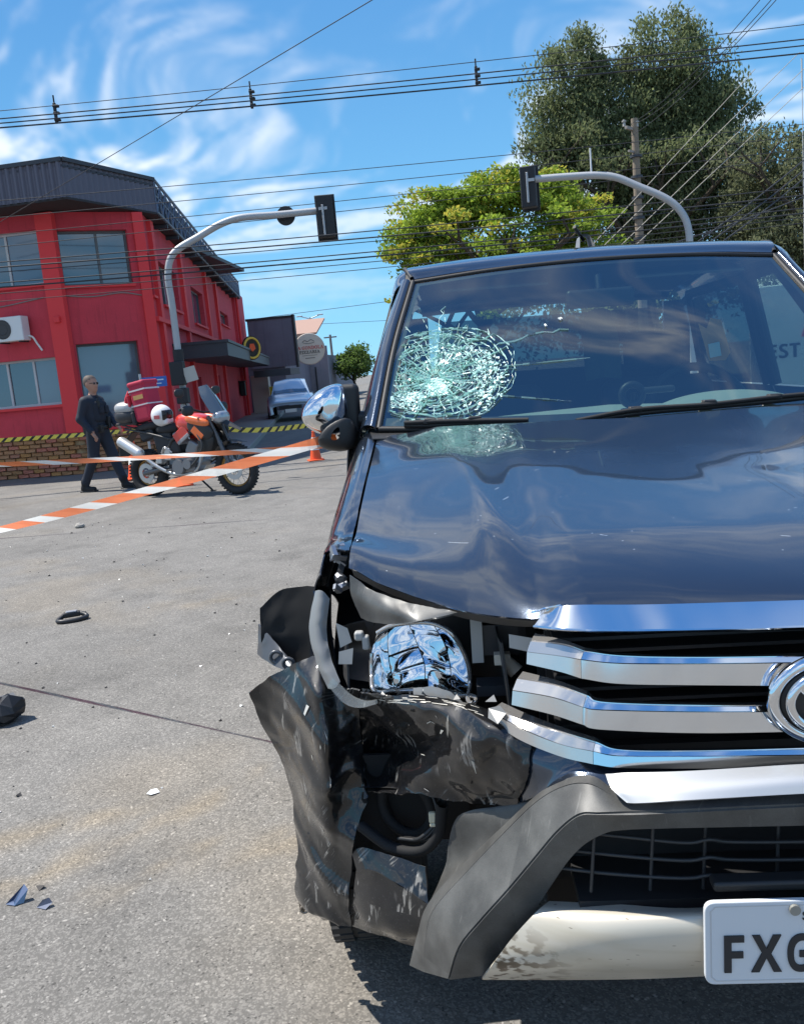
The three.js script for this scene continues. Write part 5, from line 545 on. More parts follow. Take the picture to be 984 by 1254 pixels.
  body('inner_bowl', [sheet([[[-0.815, 0.92, -0.53], [-0.76, 0.93, -0.52]], [[-0.825, 0.86, -0.55], [-0.755, 0.86, -0.56]], [[-0.80, 0.81, -0.50], [-0.75, 0.80, -0.50]]], 8, 12)], blackPlastic, lamp);
}
{ const rl = body('headlight', sheet([[[0.46, 1.02, -0.17], [0.62, 1.015, -0.33], [0.78, 1.04, -0.52]], [[0.46, 0.94, -0.14], [0.65, 0.92, -0.30], [0.84, 0.93, -0.56]], [[0.47, 0.85, -0.15], [0.62, 0.84, -0.27], [0.86, 0.86, -0.58]]], 20, 12), lensClear, truck); body('reflector', [cyl(0.075, 0.05, 0.12, 0, 0, 0, 24).rotateX(Math.PI / 2).translate(0.66, 0.93, -0.42), sheet([[[0.48, 1.0, -0.3], [0.80, 1.0, -0.62]], [[0.48, 0.86, -0.3], [0.84, 0.86, -0.64]]], 6, 4)], chrome, rl); }
// scrapes of light primer and bright bare metal where the corner struck
{
  const r = rng(1212), q = [], onto = (rows, u, v, cr2) => { const p = spline(rows.map((x) => spline(x, u)), v); return cr2(p, u, v); }, cf = crumple(0.034, 9, 51), cu2 = crumple(0.036, 10, 61);
  const scrape = (rows, warp, u, v, du, dv, w) => { const a = onto(rows, u, v, warp), b = onto(rows, clamp(u + du), clamp(v + dv), warp), c = onto(rows, clamp(u + w), clamp(v + 0.01), warp), d = onto(rows, clamp(u + du + w * 0.4), clamp(v + dv + 0.01), warp); const up = (p) => [p[0], p[1] + 0.0012, p[2] + 0.0022]; q.push(...up(a), ...up(b), ...up(c), ...up(c), ...up(b), ...up(d)); };
  for (let k = 0; k < 7; k++) { const u = 0.30 + r() * 0.3, v = 0.05 + Math.pow(r(), 1.5) * 0.6; scrape(P.flap, cf, u, v, (r() - 0.5) * 0.06, 0.006 + r() * 0.025, 0.004 + r() * r() * 0.03); }
  for (let k = 0; k < 9; k++) { const u = 0.36 + r() * 0.36, v = 0.25 + r() * 0.7; scrape(P.upper, cu2, u, v, (r() - 0.4) * 0.05, 0.01 + r() * r() * 0.12, 0.002 + r() * r() * 0.012); }
  for (let k = 0; k < 26; k++) { const u = 0.15 + r() * 0.6, v = 0.02 + r() * 0.1; scrape(P.upper, cu2, u, v, 0.03 + r() * 0.06, r() * 0.02, 0.004); }
  const g = new THREE.BufferGeometry(); g.setAttribute('position', new THREE.Float32BufferAttribute(q, 3)); g.computeVertexNormals(); const m = body('scrape_marks', g, std(0.55, 0.53, 0.48, 0.5, { metalness: 0.3 })); m.userData.kind = 'stuff';
}
// cabin -------------------------------------------------------------------
const dashM = std(0.30, 0.33, 0.31, 0.8), seatM = std(0.03, 0.031, 0.034, 0.8);
body('dashboard', [sheet([both([[[-0.76, 1.235, -1.62], [-0.4, 1.225, -1.52], [-0.05, 1.22, -1.48]]])[0], both([[[-0.76, 1.235, -1.75], [-0.4, 1.24, -1.68], [-0.05, 1.255, -1.66]]])[0], both([[[-0.76, 1.22, -1.95], [-0.4, 1.25, -1.92], [-0.05, 1.265, -1.9]]])[0], both([[[-0.76, 1.0, -2.02], [-0.4, 1.0, -2.0], [-0.05, 1.0, -1.98]]])[0], both([[[-0.76, 0.7, -1.95], [-0.4, 0.7, -1.95], [-0.05, 0.7, -1.95]]])[0]], 40, 30)], dashM);
body('instrument_hood', new THREE.SphereGeometry(1, 30, 16, 0, Math.PI * 2, 0, Math.PI / 2).scale(0.27, 0.085, 0.17).translate(0.40, 1.225, -1.83), dashM);
{ const sw = body('steering_wheel', new THREE.TorusGeometry(0.185, 0.017, 10, 48).rotateX(-0.42).translate(0.40, 1.22, -2.18), seatM); body('spokes', [rbx(0.34, 0.05, 0.03, 0.012, 0.40, 1.21, -2.17, 0, -0.42), rbx(0.14, 0.12, 0.05, 0.02, 0.40, 1.2, -2.165, 0, -0.42)], seatM, sw); }
for (const x of [-0.38, 0.38]) { const s = body('seat', [rbx(0.5, 0.66, 0.16, 0.06, x, 1.02, -2.75, 0, -0.2), rbx(0.5, 0.16, 0.52, 0.05, x, 0.72, -2.5)], seatM); body('headrest', rbx(0.26, 0.18, 0.1, 0.04, x, 1.46, -2.86, 0, -0.15), seatM, s); }
body('rear_seat', [rbx(1.4, 0.7, 0.16, 0.05, 0, 1.05, -3.65, 0, -0.15), rbx(1.4, 0.16, 0.5, 0.05, 0, 0.72, -3.4)], seatM); body('headliner', sheet([roofRow(-2.16, 1.79, 1.81, 0.64, 0.05), roofRow(-2.7, 1.825, 1.85, 0.68), roofRow(-3.7, 1.78, 1.80, 0.67)], 12, 12), std(0.16, 0.155, 0.15, 0.9)); body('floor_pan', [bx(1.6, 0.03, 2.3, 0, 0.58, -2.7), bx(1.6, 0.7, 0.03, 0, 0.9, -1.52)], flatBlack);
body('rear_view_mirror', [rbx(0.24, 0.065, 0.035, 0.015, 0.0, 1.66, -1.96), rod([0, 1.69, -1.97], [0, 1.74, -1.99], 0.012)], blackPlastic);
body('sun_visor', [rbx(0.4, 0.012, 0.15, 0.005, -0.36, 1.755, -2.2, 0, 0.25), rbx(0.4, 0.012, 0.15, 0.005, 0.36, 1.755, -2.2, 0, 0.25)], std(0.14, 0.135, 0.13, 0.9));
// ---------------------------------------------------------------- things in and on the truck
{
  const h = thing('phone_holder', 'black phone holder with suction base standing on the truck dashboard', 'phone holder', [0.07, 1.245, -1.70]);
  part('base', [cyl(0.045, 0.035, 0.03, 0, 0.015, 0, 24), rod([0, 0.02, 0], [0.01, 0.08, 0.01], 0.01)], blackPlastic, h); part('ring', new THREE.TorusGeometry(0.034, 0.012, 8, 24).translate(0.0, 0.075, 0.015), blackPlastic, h); part('arm', rbx(0.11, 0.022, 0.03, 0.009, 0.085, 0.085, 0.01), std(0.05, 0.05, 0.05, 0.3), h);
  const c = solo('green_cloth', sheet([[[-0.05, 0.17, 0], [0.0, 0.18, 0.02], [0.05, 0.17, -0.01]], [[-0.075, 0.05, 0.02], [0, 0.06, 0.05], [0.075, 0.05, 0.0]], [[-0.07, -0.12, 0.0], [0, -0.11, 0.03], [0.075, -0.12, 0.02]]], 14, 14, 0.006, (p) => [p[0], p[1], p[2] + 0.01 * Math.sin(p[0] * 90)]), std(0.045, 0.07, 0.05, 0.9), 'dark green cloth hanging between the front seats of the truck', 'cloth', undefined, [0.12, 1.47, -2.55]);
  const t = thing('paper_tag', 'brown paper tag hanging inside the truck windscreen on the steering wheel side', 'tag', [0.43, 1.47, -1.99], 0.0); t.rotation.z = 0.12;
  part('card', [facets([[-0.045, 0.075, 0], [-0.02, 0.05, 0.004], [0.0, 0.085, 0], [0.035, 0.07, 0.002], [0.05, -0.05, 0.004], [0.03, -0.075, 0.002], [-0.028, -0.065, 0.004]], [[0, 1, 6], [1, 2, 3], [1, 3, 4], [1, 4, 5, 6]])], std(0.38, 0.20, 0.085, 0.85), t); part('printed_patch', bx(0.04, 0.05, 0.004, -0.004, -0.03, 0.007), std(0.35, 0.45, 0.5, 0.7), t);
}
{
  const s = thing('standing_signboard', 'white signboard with red and black lettering standing beyond the truck', 'sign', [2.75, 0, -7.15], -0.25);
  part('board', rbx(0.95, 1.05, 0.04, 0.01, 0, 1.40, 0), std(0.62, 0.62, 0.60, 0.7), s); part('post', [rod([-0.4, 0, -0.03], [-0.4, 1.9, -0.03], 0.022), rod([0.4, 0, -0.03], [0.4, 1.9, -0.03], 0.022)], greySteel, s);
  part('lettering', [text('AR', 0.17, 0.008).translate(0.12, 1.52, 0.022)], std(0.55, 0.04, 0.04, 0.7), s); part('lettering', [text('EST', 0.13, 0.008).translate(-0.18, 1.32, 0.022)], std(0.03, 0.03, 0.035, 0.7), s);
}
// ---------------------------------------------------------------- barrier tapes
function tapeGeo(pts, width, len, tw = 0.4, seed = 1, slant = 0.5) {
  const c = new THREE.CatmullRomCurve3(pts.map((p) => V3(...p))), L = c.getLength(), n = Math.round(L / 0.03), pos = [], col = [];
  const q = (s) => { const p = c.getPointAt(clamp(s / L)), t = c.getTangentAt(clamp(s / L)), side = t.clone().cross(V3(0, 1, 0)).normalize(), up = side.clone().cross(t).normalize(), a = tw * (fbm(s * 0.8, seed, 2, seed) - 0.5) * 3; const d = up.multiplyScalar(Math.cos(a)).add(side.multiplyScalar(Math.sin(a))).multiplyScalar(width / 2); return [p.clone().add(d), p.clone().sub(d)]; };
  for (let i = 0; i < n; i++) { const s0 = i * L / n, s1 = (i + 1) * L / n, [a, b] = q(s0), [d, e] = q(s1), N = 4; for (let k = 0; k < N; k++) { const f0 = k / N, f1 = (k + 1) / N, P0 = a.clone().lerp(b, f0), P1 = a.clone().lerp(b, f1), P2 = d.clone().lerp(e, f0), P3 = d.clone().lerp(e, f1); for (const [v, s, f] of [[P0, s0, f0], [P1, s0, f1], [P2, s1, f0], [P2, s1, f0], [P1, s0, f1], [P3, s1, f1]]) { pos.push(v.x, v.y, v.z); col.push(s / len + f * slant, f); } } }
  const g = new THREE.BufferGeometry(); g.setAttribute('position', new THREE.Float32BufferAttribute(pos, 3)); g.setAttribute('uv', new THREE.Float32BufferAttribute(col, 2)); g.computeVertexNormals(); return g;
}
const printed = (A, B2, frac, seed) => paintTex(256, 32, (i, j) => { const n = (fbm(i / 12, j / 12, 3, seed) - 0.5) * 26, k = sstep(frac - 0.012, frac + 0.012, i / 256) * (1 - sstep(0.985, 1, i / 256)) ; return [lerp(A[0], B2[0], k) + n, lerp(A[1], B2[1], k) + n, lerp(A[2], B2[2], k) + n]; });
const tapeM = phy(1, 1, 1, 0.4, { map: printed([243, 132, 74], [244, 240, 232], 0.6, 4), transmission: 0.35, thickness: 0 }), zebraM = phy(1, 1, 1, 0.45, { map: printed([226, 206, 82], [40, 40, 38], 0.62, 9), transmission: 0.1, thickness: 0 });
solo('barrier_tape', tapeGeo([[-0.93, 1.265, -1.69], [-0.99, 1.255, -1.63], [-1.6, 1.12, -2.02], [-2.74, 0.885, -2.74], [-4.4, 0.60, -3.75]], 0.037, 0.4, 0.6, 3), tapeM, 'orange and white barrier tape tied to the truck mirror, wide and close to the road', 'barrier tape');
solo('barrier_tape', tapeGeo([[-0.6, 0.78, -8.0], [-1.9, 0.74, -8.0], [-3.6, 0.76, -8.1], [-5.6, 0.82, -8.2], [-8.5, 0.95, -8.4]], 0.055, 0.8, 0.7, 9), tapeM, 'orange and white barrier tape passing behind the motorcycle wheels', 'barrier tape');
solo('zebra_tape', tapeGeo([[-12, 1.0, -13.2], [-8.6, 0.84, -14.3], [-6.6, 0.80, -14.6], [-5.36, 0.86, -14.36]], 0.075, 0.16, 0.2, 4, 0.5), zebraM, 'yellow and black tape strung along the brick base of the red building', 'barrier tape');
solo('zebra_tape', tapeGeo([[-5.36, 0.80, -14.36], [-4.2, 0.62, -14.5], [-3.45, 0.57, -15.3], [-1.6, 0.62, -17.5]], 0.09, 0.18, 0.2, 7, 0.5), zebraM, 'yellow and black tape strung across the side street', 'barrier tape');
// ---------------------------------------------------------------- traffic cones
const coneO = std(0.80, 0.095, 0.02, 0.6), coneW = std(0.78, 0.76, 0.72, 0.5);
function cone(label, pos, h, lean2 = 0, group) {
  const c = thing('traffic_cone', label, 'traffic cone', pos, 0.3, group), r = (y) => lerp(0.145, 0.028, y / 0.7) * h / 0.7, k = h / 0.7;
  part('base', [rbx(0.38 * k, 0.035 * k, 0.38 * k, 0.012, 0, 0.018 * k, 0)], coneO, c); const seg = (a, b, m, o = 0) => part(m === coneW ? 'band' : 'body', new THREE.CylinderGeometry(r(b) + o, r(a) + o, (b - a) * k, 26, 1, true).translate(0, (a + b) / 2 * k, 0), m, c);
  seg(0.03, 0.7, coneO); seg(0.26, 0.37, coneW, 0.004); seg(0.47, 0.56, coneW, 0.004); part('tip', new THREE.TorusGeometry(r(0.7), 0.008, 6, 20).rotateX(Math.PI / 2).translate(0, 0.7 * k, 0), coneO, c); c.rotation.z = lean2; return c;
}
cone('orange cone with two white bands standing behind the officer', [-6.08, 0, -13.5], 0.72);
cone('orange cone standing between the truck mirror and the side street', [-3.05, 0, -14.2], 0.52);
cone('orange cone half hidden behind the rear wheel of the motorcycle', [-4.75, 0, -11.9], 0.5);
// ---------------------------------------------------------------- street name plates
{
  const s = thing('street_name_sign', 'small post with two blue street name plates before the dark window', 'sign', [-5.72, 0, -13.32], 0.2);
  part('post', cyl(0.022, 0.022, 1.78, 0, 0.89, 0, 10), greySteel, s); const blue = std(0.03, 0.12, 0.42, 0.5);
  const p1 = part('name_plate', bx(0.40, 0.17, 0.01, 0.23, 1.63, 0.02, 0.15), blue, s), p2 = part('name_plate', bx(0.16, 0.14, 0.01, -0.11, 1.57, 0.02, -0.8), blue, s); part('lettering', [bx(0.3, 0.02, 0.004, 0.23, 1.66, 0.03, 0.15), bx(0.24, 0.015, 0.004, 0.22, 1.60, 0.03, 0.15)], std(0.6, 0.65, 0.7, 0.6), p1);
}
// ---------------------------------------------------------------- debris on the road
{
  const dk = std(0.02, 0.02, 0.022, 0.45), sv = std(0.45, 0.47, 0.5, 0.3, { metalness: 0.5 });
  const loop = thing('broken_trim_loop', 'black plastic trim loop lying on the road', 'debris', [-3.2, 0.0, -4.29], 0.3); loop.scale.setScalar(0.72); part('loop', [tube([[-0.12, 0.02, 0.02], [-0.05, 0.05, -0.06], [0.08, 0.05, -0.05], [0.14, 0.025, 0.0], [0.08, 0.02, 0.06], [-0.08, 0.02, 0.07]], 0.022, 40, 8, true), rbx(0.16, 0.05, 0.06, 0.015, 0, 0.05, -0.05, 0.1)], dk, loop); part('insert', rbx(0.1, 0.012, 0.05, 0.005, 0.0, 0.079, -0.05), sv, loop);
  const chunk = thing('broken_housing', 'crumpled black housing fragment lying on the road beside the thin shadow', 'debris', [-2.74, 0, -2.52], 0.5); chunk.scale.setScalar(0.78);
  const ir = (g, amp, sd) => { g = g.index ? g.toNonIndexed() : g; const p = g.attributes.position; for (let i = 0; i < p.count; i++) { const n = hash2(Math.round(p.getX(i) * 800), Math.round(p.getY(i) * 800 + p.getZ(i) * 500), sd) - 0.5; p.setXYZ(i, p.getX(i) * (1 + n * amp), Math.max(0.001, p.getY(i) * (1 + n * amp)), p.getZ(i) * (1 - n * amp)); } g.computeVertexNormals(); return g; };
  part('shell', [ir(new THREE.SphereGeometry(0.11, 9, 6).scale(1, 0.7, 0.9).translate(0, 0.075, 0), 0.5, 3), ir(new THREE.SphereGeometry(0.08, 8, 6).scale(1.2, 0.6, 0.8).translate(-0.14, 0.04, 0.05), 0.6, 5), bx(0.05, 0.06, 0.02, 0.09, 0.1, 0.02, 0.4, 0.3)], dk, chunk); part('torn_edge', [bx(0.1, 0.008, 0.05, 0.02, 0.145, -0.02, 0.3, 0.3), bx(0.06, 0.006, 0.03, -0.16, 0.085, 0.05, 0.6)], std(0.12, 0.12, 0.125, 0.4), chunk);
  solo('paint_shard', facets([[-0.055, 0.004, 0.03], [0.0, 0.004, 0.045], [0.05, 0.055, -0.01], [0.02, 0.07, -0.035], [-0.03, 0.012, 0.0], [0.035, 0.002, 0.02]], [[0, 1, 4], [1, 5, 2, 3, 4], [4, 3, 0]]), phy(0.10, 0.14, 0.24, 0.25, { metalness: 0.5, clearcoat: 1 }), 'bent blue painted shard lying on the road with one end raised', 'debris', undefined, [-1.94, 0.001, -1.05]).scale.setScalar(0.6);
  solo('paint_shard', facets([[-0.035, 0.003, 0.01], [0.02, 0.003, 0.03], [0.045, 0.02, 0.0], [0.02, 0.035, -0.02], [-0.01, 0.03, -0.01]], [[0, 1, 2, 3, 4]]), phy(0.02, 0.03, 0.06, 0.25, { metalness: 0.4, clearcoat: 1 }), 'small dark shard lying flat beside the bent blue shard', 'debris', undefined, [-1.845, 0.001, -1.015]).scale.setScalar(0.6);
  solo('stone', ir(new THREE.IcosahedronGeometry(0.05, 1).scale(1.2, 0.7, 1).translate(0, 0.02, 0), 0.4, 9), std(0.3, 0.28, 0.25, 0.9), 'grey lump of stone lying on the road under the tape', 'debris', undefined, [-4.93, 0, -8.45]);
  solo('lens_chip', facets([[-0.03, 0.004, 0.01], [0.0, 0.006, 0.028], [0.035, 0.004, 0.0], [0.015, 0.016, -0.02], [-0.015, 0.012, -0.018]], [[0, 1, 2, 3, 4]]), std(0.7, 0.71, 0.7, 0.25), 'whitish lens chip lying alone on the road beside the dusty streak', 'debris', undefined, [-1.75, 0.001, -1.7]).scale.setScalar(0.75);
  const r = rng(808), bits = [], pale = []; for (let k = 0; k < 420; k++) { const x = -1.1 - Math.pow(r(), 0.8) * 4.2, z = -0.8 - r() * 8.2, s = 0.003 + r() * r() * 0.018, g = new THREE.TetrahedronGeometry(s).scale(1, 0.5, 1).rotateY(r() * 6).translate(x, s * 0.3, z); (r() < 0.8 ? bits : pale).push(g); }
  const a = structure('gravel_bits', bits, std(0.05, 0.045, 0.042, 0.7)); a.userData.kind = 'stuff'; note(a, 'dark crumbs of plastic and gravel scattered over the road', 'debris'); const b = structure('glass_bits', pale, std(0.62, 0.62, 0.60, 0.35)); b.userData.kind = 'stuff'; note(b, 'pale crumbs of broken glass scattered over the road', 'debris');
}
// ---------------------------------------------------------------- parked car down the street
{
  const c = thing('parked_car', 'pale blue parked car partly hidden behind the truck mirror', 'car', [-6.55, 0, -31.5], 0.15), cp = phy(0.42, 0.52, 0.62, 0.35, { metalness: 0.4, clearcoat: 1 });
  const sec = (z, w, y0, y1) => [[-w, y0, z], [-w * 1.03, (y0 + y1) / 2, z], [-w * 0.94, y1, z], [0, y1 + 0.04, z], [w * 0.94, y1, z], [w * 1.03, (y0 + y1) / 2, z], [w, y0, z]];
  part('body', [sheet([sec(2.0, 0.6, 0.3, 0.55), sec(1.95, 0.75, 0.25, 0.7), sec(1.2, 0.8, 0.22, 0.85), sec(0.7, 0.82, 0.22, 0.92), sec(-1.4, 0.82, 0.22, 0.95), sec(-1.9, 0.78, 0.25, 0.9), sec(-2.0, 0.7, 0.3, 0.8)], 24, 40)], cp, c);
  part('cabin', [sheet([[[-0.7, 0.92, 0.85], [0, 0.95, 0.95], [0.7, 0.92, 0.85]], [[-0.58, 1.36, 0.15], [0, 1.42, 0.2], [0.58, 1.36, 0.15]], [[-0.58, 1.4, -0.7], [0, 1.46, -0.7], [0.58, 1.4, -0.7]], [[-0.68, 0.95, -1.6], [0, 0.97, -1.65], [0.68, 0.95, -1.6]]], 16, 24)], cp, c); part('windscreen', sheet([[[-0.62, 0.98, 0.80], [0, 1.0, 0.90], [0.62, 0.98, 0.80]], [[-0.53, 1.33, 0.25], [0, 1.38, 0.30], [0.53, 1.33, 0.25]]], 10, 6), glassMat, c);
  for (const s of [-1, 1]) { part('headlight', new THREE.SphereGeometry(0.12, 12, 8).scale(1.2, 0.7, 0.5).translate(s * 0.6, 0.62, 1.92), chrome, c); for (const z of [1.25, -1.25]) part('wheel', [cyl(0.3, 0.3, 0.2, 0, 0, 0, 22).rotateZ(Math.PI / 2).translate(s * 0.74, 0.3, z)], rubber, c); }
  part('grille', bx(0.8, 0.12, 0.05, 0, 0.5, 2.0), blackPlastic, c); part('number_plate', bx(0.4, 0.12, 0.02, 0, 0.38, 2.02), coneW, c);
}
// ---------------------------------------------------------------- motorcycle
{
  const b = thing('motorcycle', 'parked red and black adventure motorcycle with luggage, on its side stand', 'motorcycle', [-4.93, 0, -10.96], -0.416), alu = std(0.5, 0.5, 0.5, 0.35, { metalness: 0.8 }), gold = std(0.42, 0.24, 0.07, 0.4, { metalness: 0.6 }), redP = phy(0.62, 0.035, 0.02, 0.3, { clearcoat: 1 }), orangeP = phy(0.75, 0.14, 0.02, 0.35, { clearcoat: 0.8 }), white = std(0.7, 0.7, 0.7, 0.4);
  b.rotation.x = 0; 
  const wheel = (x, r, w) => { const g = new THREE.Group(); g.name = 'wheel'; g.position.set(x, r, 0); b.add(g); part('tyre', [new THREE.TorusGeometry(r - w * 0.5, w * 0.5, 12, 48), ...Array.from({ length: 44 }, (_, k) => bx(0.02, 0.012, w * 0.7, 0, r - 0.002, 0).rotateZ(k / 44 * 6.2832))], rubber, g); part('rim', [new THREE.TorusGeometry(r - w * 1.02, 0.018, 8, 44), new THREE.CylinderGeometry(r - w * 1.02, r - w * 1.02, 0.07, 40, 1, true).rotateX(Math.PI / 2)], gold, g); part('hub', [cyl(0.045, 0.045, 0.13, 0, 0, 0, 16).rotateX(Math.PI / 2)], alu, g); const sp = []; for (let k = 0; k < 20; k++) { const a = k / 20 * 6.2832; sp.push(rod([Math.cos(a) * 0.03, Math.sin(a) * 0.03, (k % 2 ? 0.05 : -0.05)], [Math.cos(a + 0.25) * (r - w * 1.05), Math.sin(a + 0.25) * (r - w * 1.05), 0], 0.0035, 0.0035, 4)); } part('spokes', sp, alu, g); part('brake_disc', [new THREE.RingGeometry(0.075, 0.14, 30).translate(0, 0, 0.065), new THREE.RingGeometry(0.075, 0.14, 30).translate(0, 0, 0.061)], alu, g); };
  wheel(0, 0.335, 0.15); wheel(1.56, 0.345, 0.11);
  part('swingarm', [rod([0, 0.335, 0.1], [0.5, 0.42, 0.1], 0.035), rod([0, 0.335, -0.1], [0.5, 0.42, -0.1], 0.035), rbx(0.16, 0.13, 0.12, 0.03, 0.02, 0.335, -0.1)], std(0.14, 0.14, 0.145, 0.4, { metalness: 0.6 }), b);
  part('fork', [rod([1.56, 0.345, 0.1], [1.26, 1.08, 0.1], 0.028), rod([1.56, 0.345, -0.1], [1.26, 1.08, -0.1], 0.028), rod([1.5, 0.5, 0.1], [1.4, 0.74, 0.1], 0.036), rod([1.5, 0.5, -0.1], [1.4, 0.74, -0.1], 0.036)], std(0.10, 0.10, 0.105, 0.35, { metalness: 0.6 }), b);
  part('front_mudguard', sheet([-0.9, -0.5, -0.1, 0.3, 0.7].map((a) => [[1.56 - Math.sin(a + 0.45) * 0.39, 0.345 + Math.cos(a + 0.45) * 0.39, -0.08], [1.56 - Math.sin(a + 0.45) * 0.405, 0.345 + Math.cos(a + 0.45) * 0.405, 0], [1.56 - Math.sin(a + 0.45) * 0.39, 0.345 + Math.cos(a + 0.45) * 0.39, 0.08]]), 8, 20, 0.004), blackPlastic, b);
  part('engine', [rbx(0.34, 0.28, 0.3, 0.05, 0.78, 0.46, 0), cyl(0.1, 0.1, 0.42, 0, 0, 0, 20).rotateX(Math.PI / 2).translate(0.72, 0.42, 0), rbx(0.2, 0.22, 0.24, 0.04, 0.92, 0.66, 0, 0, 0, -0.5), cyl(0.07, 0.07, 0.46, 0, 0, 0, 20).rotateX(Math.PI / 2).translate(0.9, 0.46, 0)], std(0.22, 0.22, 0.23, 0.4, { metalness: 0.6 }), b);
  part('skid_guard', sheet([[[0.5, 0.26, -0.12], [0.5, 0.26, 0.12]], [[0.95, 0.25, -0.13], [0.95, 0.25, 0.13]], [[1.15, 0.42, -0.12], [1.15, 0.42, 0.12]]], 4, 12, 0.004), alu, b);
  part('frame', [tube([[1.24, 1.0, 0.03], [1.0, 0.9, 0.13], [0.6, 0.78, 0.13], [0.45, 0.45, 0.1]], 0.022, 30, 8), tube([[1.24, 1.0, -0.03], [1.0, 0.9, -0.13], [0.6, 0.78, -0.13], [0.45, 0.45, -0.1]], 0.022, 30, 8), tube([[0.6, 0.8, 0.12], [0.1, 0.92, 0.12], [-0.25, 0.98, 0.1]], 0.016, 20, 6), tube([[0.6, 0.8, -0.12], [0.1, 0.92, -0.12], [-0.25, 0.98, -0.1]], 0.016, 20, 6), tube([[1.1, 0.9, 0.2], [1.22, 0.7, 0.24], [1.0, 0.45, 0.22], [0.8, 0.4, 0.18]], 0.014, 24, 6), tube([[1.1, 0.9, -0.2], [1.22, 0.7, -0.24], [1.0, 0.45, -0.22], [0.8, 0.4, -0.18]], 0.014, 24, 6)], std(0.03, 0.03, 0.032, 0.5), b);
  const blob = (x, y, z, a, c, d, rz = 0) => { const g = new THREE.SphereGeometry(1, 22, 14); const p = g.attributes.position; for (let i = 0; i < p.count; i++) { const f = (v) => Math.sign(v) * Math.pow(Math.abs(v), 0.75); p.setXYZ(i, f(p.getX(i)), f(p.getY(i)), f(p.getZ(i))); } g.computeVertexNormals(); return g.scale(a, c, d).rotateZ(rz).translate(x, y, z); };
  part('fuel_tank', blob(0.93, 1.0, 0, 0.28, 0.14, 0.17, -0.12), redP, b); part('side_panel', [rbx(0.26, 0.15, 0.03, 0.012, 0.80, 0.86, 0.15, 0, 0, 0.55), rbx(0.26, 0.15, 0.03, 0.012, 0.80, 0.86, -0.15, 0, 0, 0.55)], redP, b); part('side_trim', [rbx(0.24, 0.05, 0.034, 0.01, 0.84, 0.80, 0.152, 0, 0, 0.55), rbx(0.1, 0.2, 0.2, 0.03, 0.66, 0.80, 0, 0, 0, 0.3)], std(0.3, 0.3, 0.31, 0.4), b);
  part('fairing', [blob(1.16, 0.92, 0.17, 0.22, 0.12, 0.05, -0.5), blob(1.16, 0.92, -0.17, 0.22, 0.12, 0.05, -0.5), blob(1.22, 0.74, 0.15, 0.13, 0.14, 0.05, -0.3), blob(1.22, 0.74, -0.15, 0.13, 0.14, 0.05, -0.3)], blackPlastic, b); part('fairing_panel', [blob(1.13, 1.03, 0.18, 0.2, 0.06, 0.05, -0.25), blob(1.13, 1.03, -0.18, 0.2, 0.06, 0.05, -0.25), rbx(0.2, 0.11, 0.02, 0.008, 1.14, 0.87, 0.212, 0, 0, -0.8)], orangeP, b); part('beak', sheet([[[1.28, 1.03, -0.12], [1.28, 1.08, 0], [1.28, 1.03, 0.12]], [[1.5, 0.96, -0.08], [1.5, 1.0, 0], [1.5, 0.96, 0.08]], [[1.72, 0.86, -0.03], [1.72, 0.88, 0], [1.72, 0.86, 0.03]]], 10, 16, 0.005), blackPlastic, b);
  part('headlight', [blob(1.40, 1.05, 0, 0.09, 0.09, 0.13)], std(0.35, 0.37, 0.4, 0.1, { metalness: 0.5 }), b); part('windshield', sheet([[[1.38, 1.12, -0.17], [1.45, 1.12, 0], [1.38, 1.12, 0.17]], [[1.24, 1.34, -0.16], [1.32, 1.34, 0], [1.24, 1.34, 0.16]], [[1.16, 1.48, -0.1], [1.22, 1.50, 0], [1.16, 1.48, 0.1]]], 12, 14, 0.004), phy(0.26, 0.32, 0.38, 0.08, { transmission: 0.6, thickness: 0 }), b); part('windshield_sticker', bx(0.01, 0.1, 0.16, 1.36, 1.2, 0, 0, 0, 0.5), std(0.75, 0.18, 0.05, 0.5), b);
  part('under_seat_panel', [rbx(0.34, 0.3, 0.22, 0.05, 0.42, 0.76, 0, 0, 0, 0.2), rbx(0.26, 0.16, 0.2, 0.04, 0.12, 0.88, 0, 0, 0, 0.25), rbx(0.2, 0.2, 0.26, 0.05, 0.62, 0.7, 0)], std(0.015, 0.017, 0.022, 0.6), b);
  part('radiator_shroud', [rbx(0.16, 0.3, 0.3, 0.04, 1.16, 0.72, 0, 0, 0, -0.3)], std(0.02, 0.02, 0.022, 0.5), b);
  part('seat', [blob(0.52, 0.95, 0, 0.24, 0.07, 0.15, 0.05), blob(0.18, 1.0, 0, 0.26, 0.06, 0.14, 0.12)], std(0.02, 0.02, 0.022, 0.8), b);
  part('handlebar', tube([[1.05, 1.2, 0.40], [1.1, 1.2, 0.28], [1.17, 1.14, 0.08], [1.17, 1.14, -0.08], [1.1, 1.2, -0.28], [1.05, 1.2, -0.40]], 0.014, 40, 8), blackPlastic, b); for (const s of [-1, 1]) { part('grip', rod([1.05, 1.2, s * 0.41], [1.1, 1.2, s * 0.28], 0.02), rubber, b); part('hand_guard', blob(1.15, 1.18, s * 0.36, 0.05, 0.07, 0.1), blackPlastic, b); const m = part('mirror', [blob(1.06, 1.42, s * 0.38, 0.02, 0.055, 0.09)], blackPlastic, b); part('stem', rod([1.09, 1.2, s * 0.26], [1.06, 1.38, s * 0.36], 0.008, 0.008, 6), blackPlastic, m); }
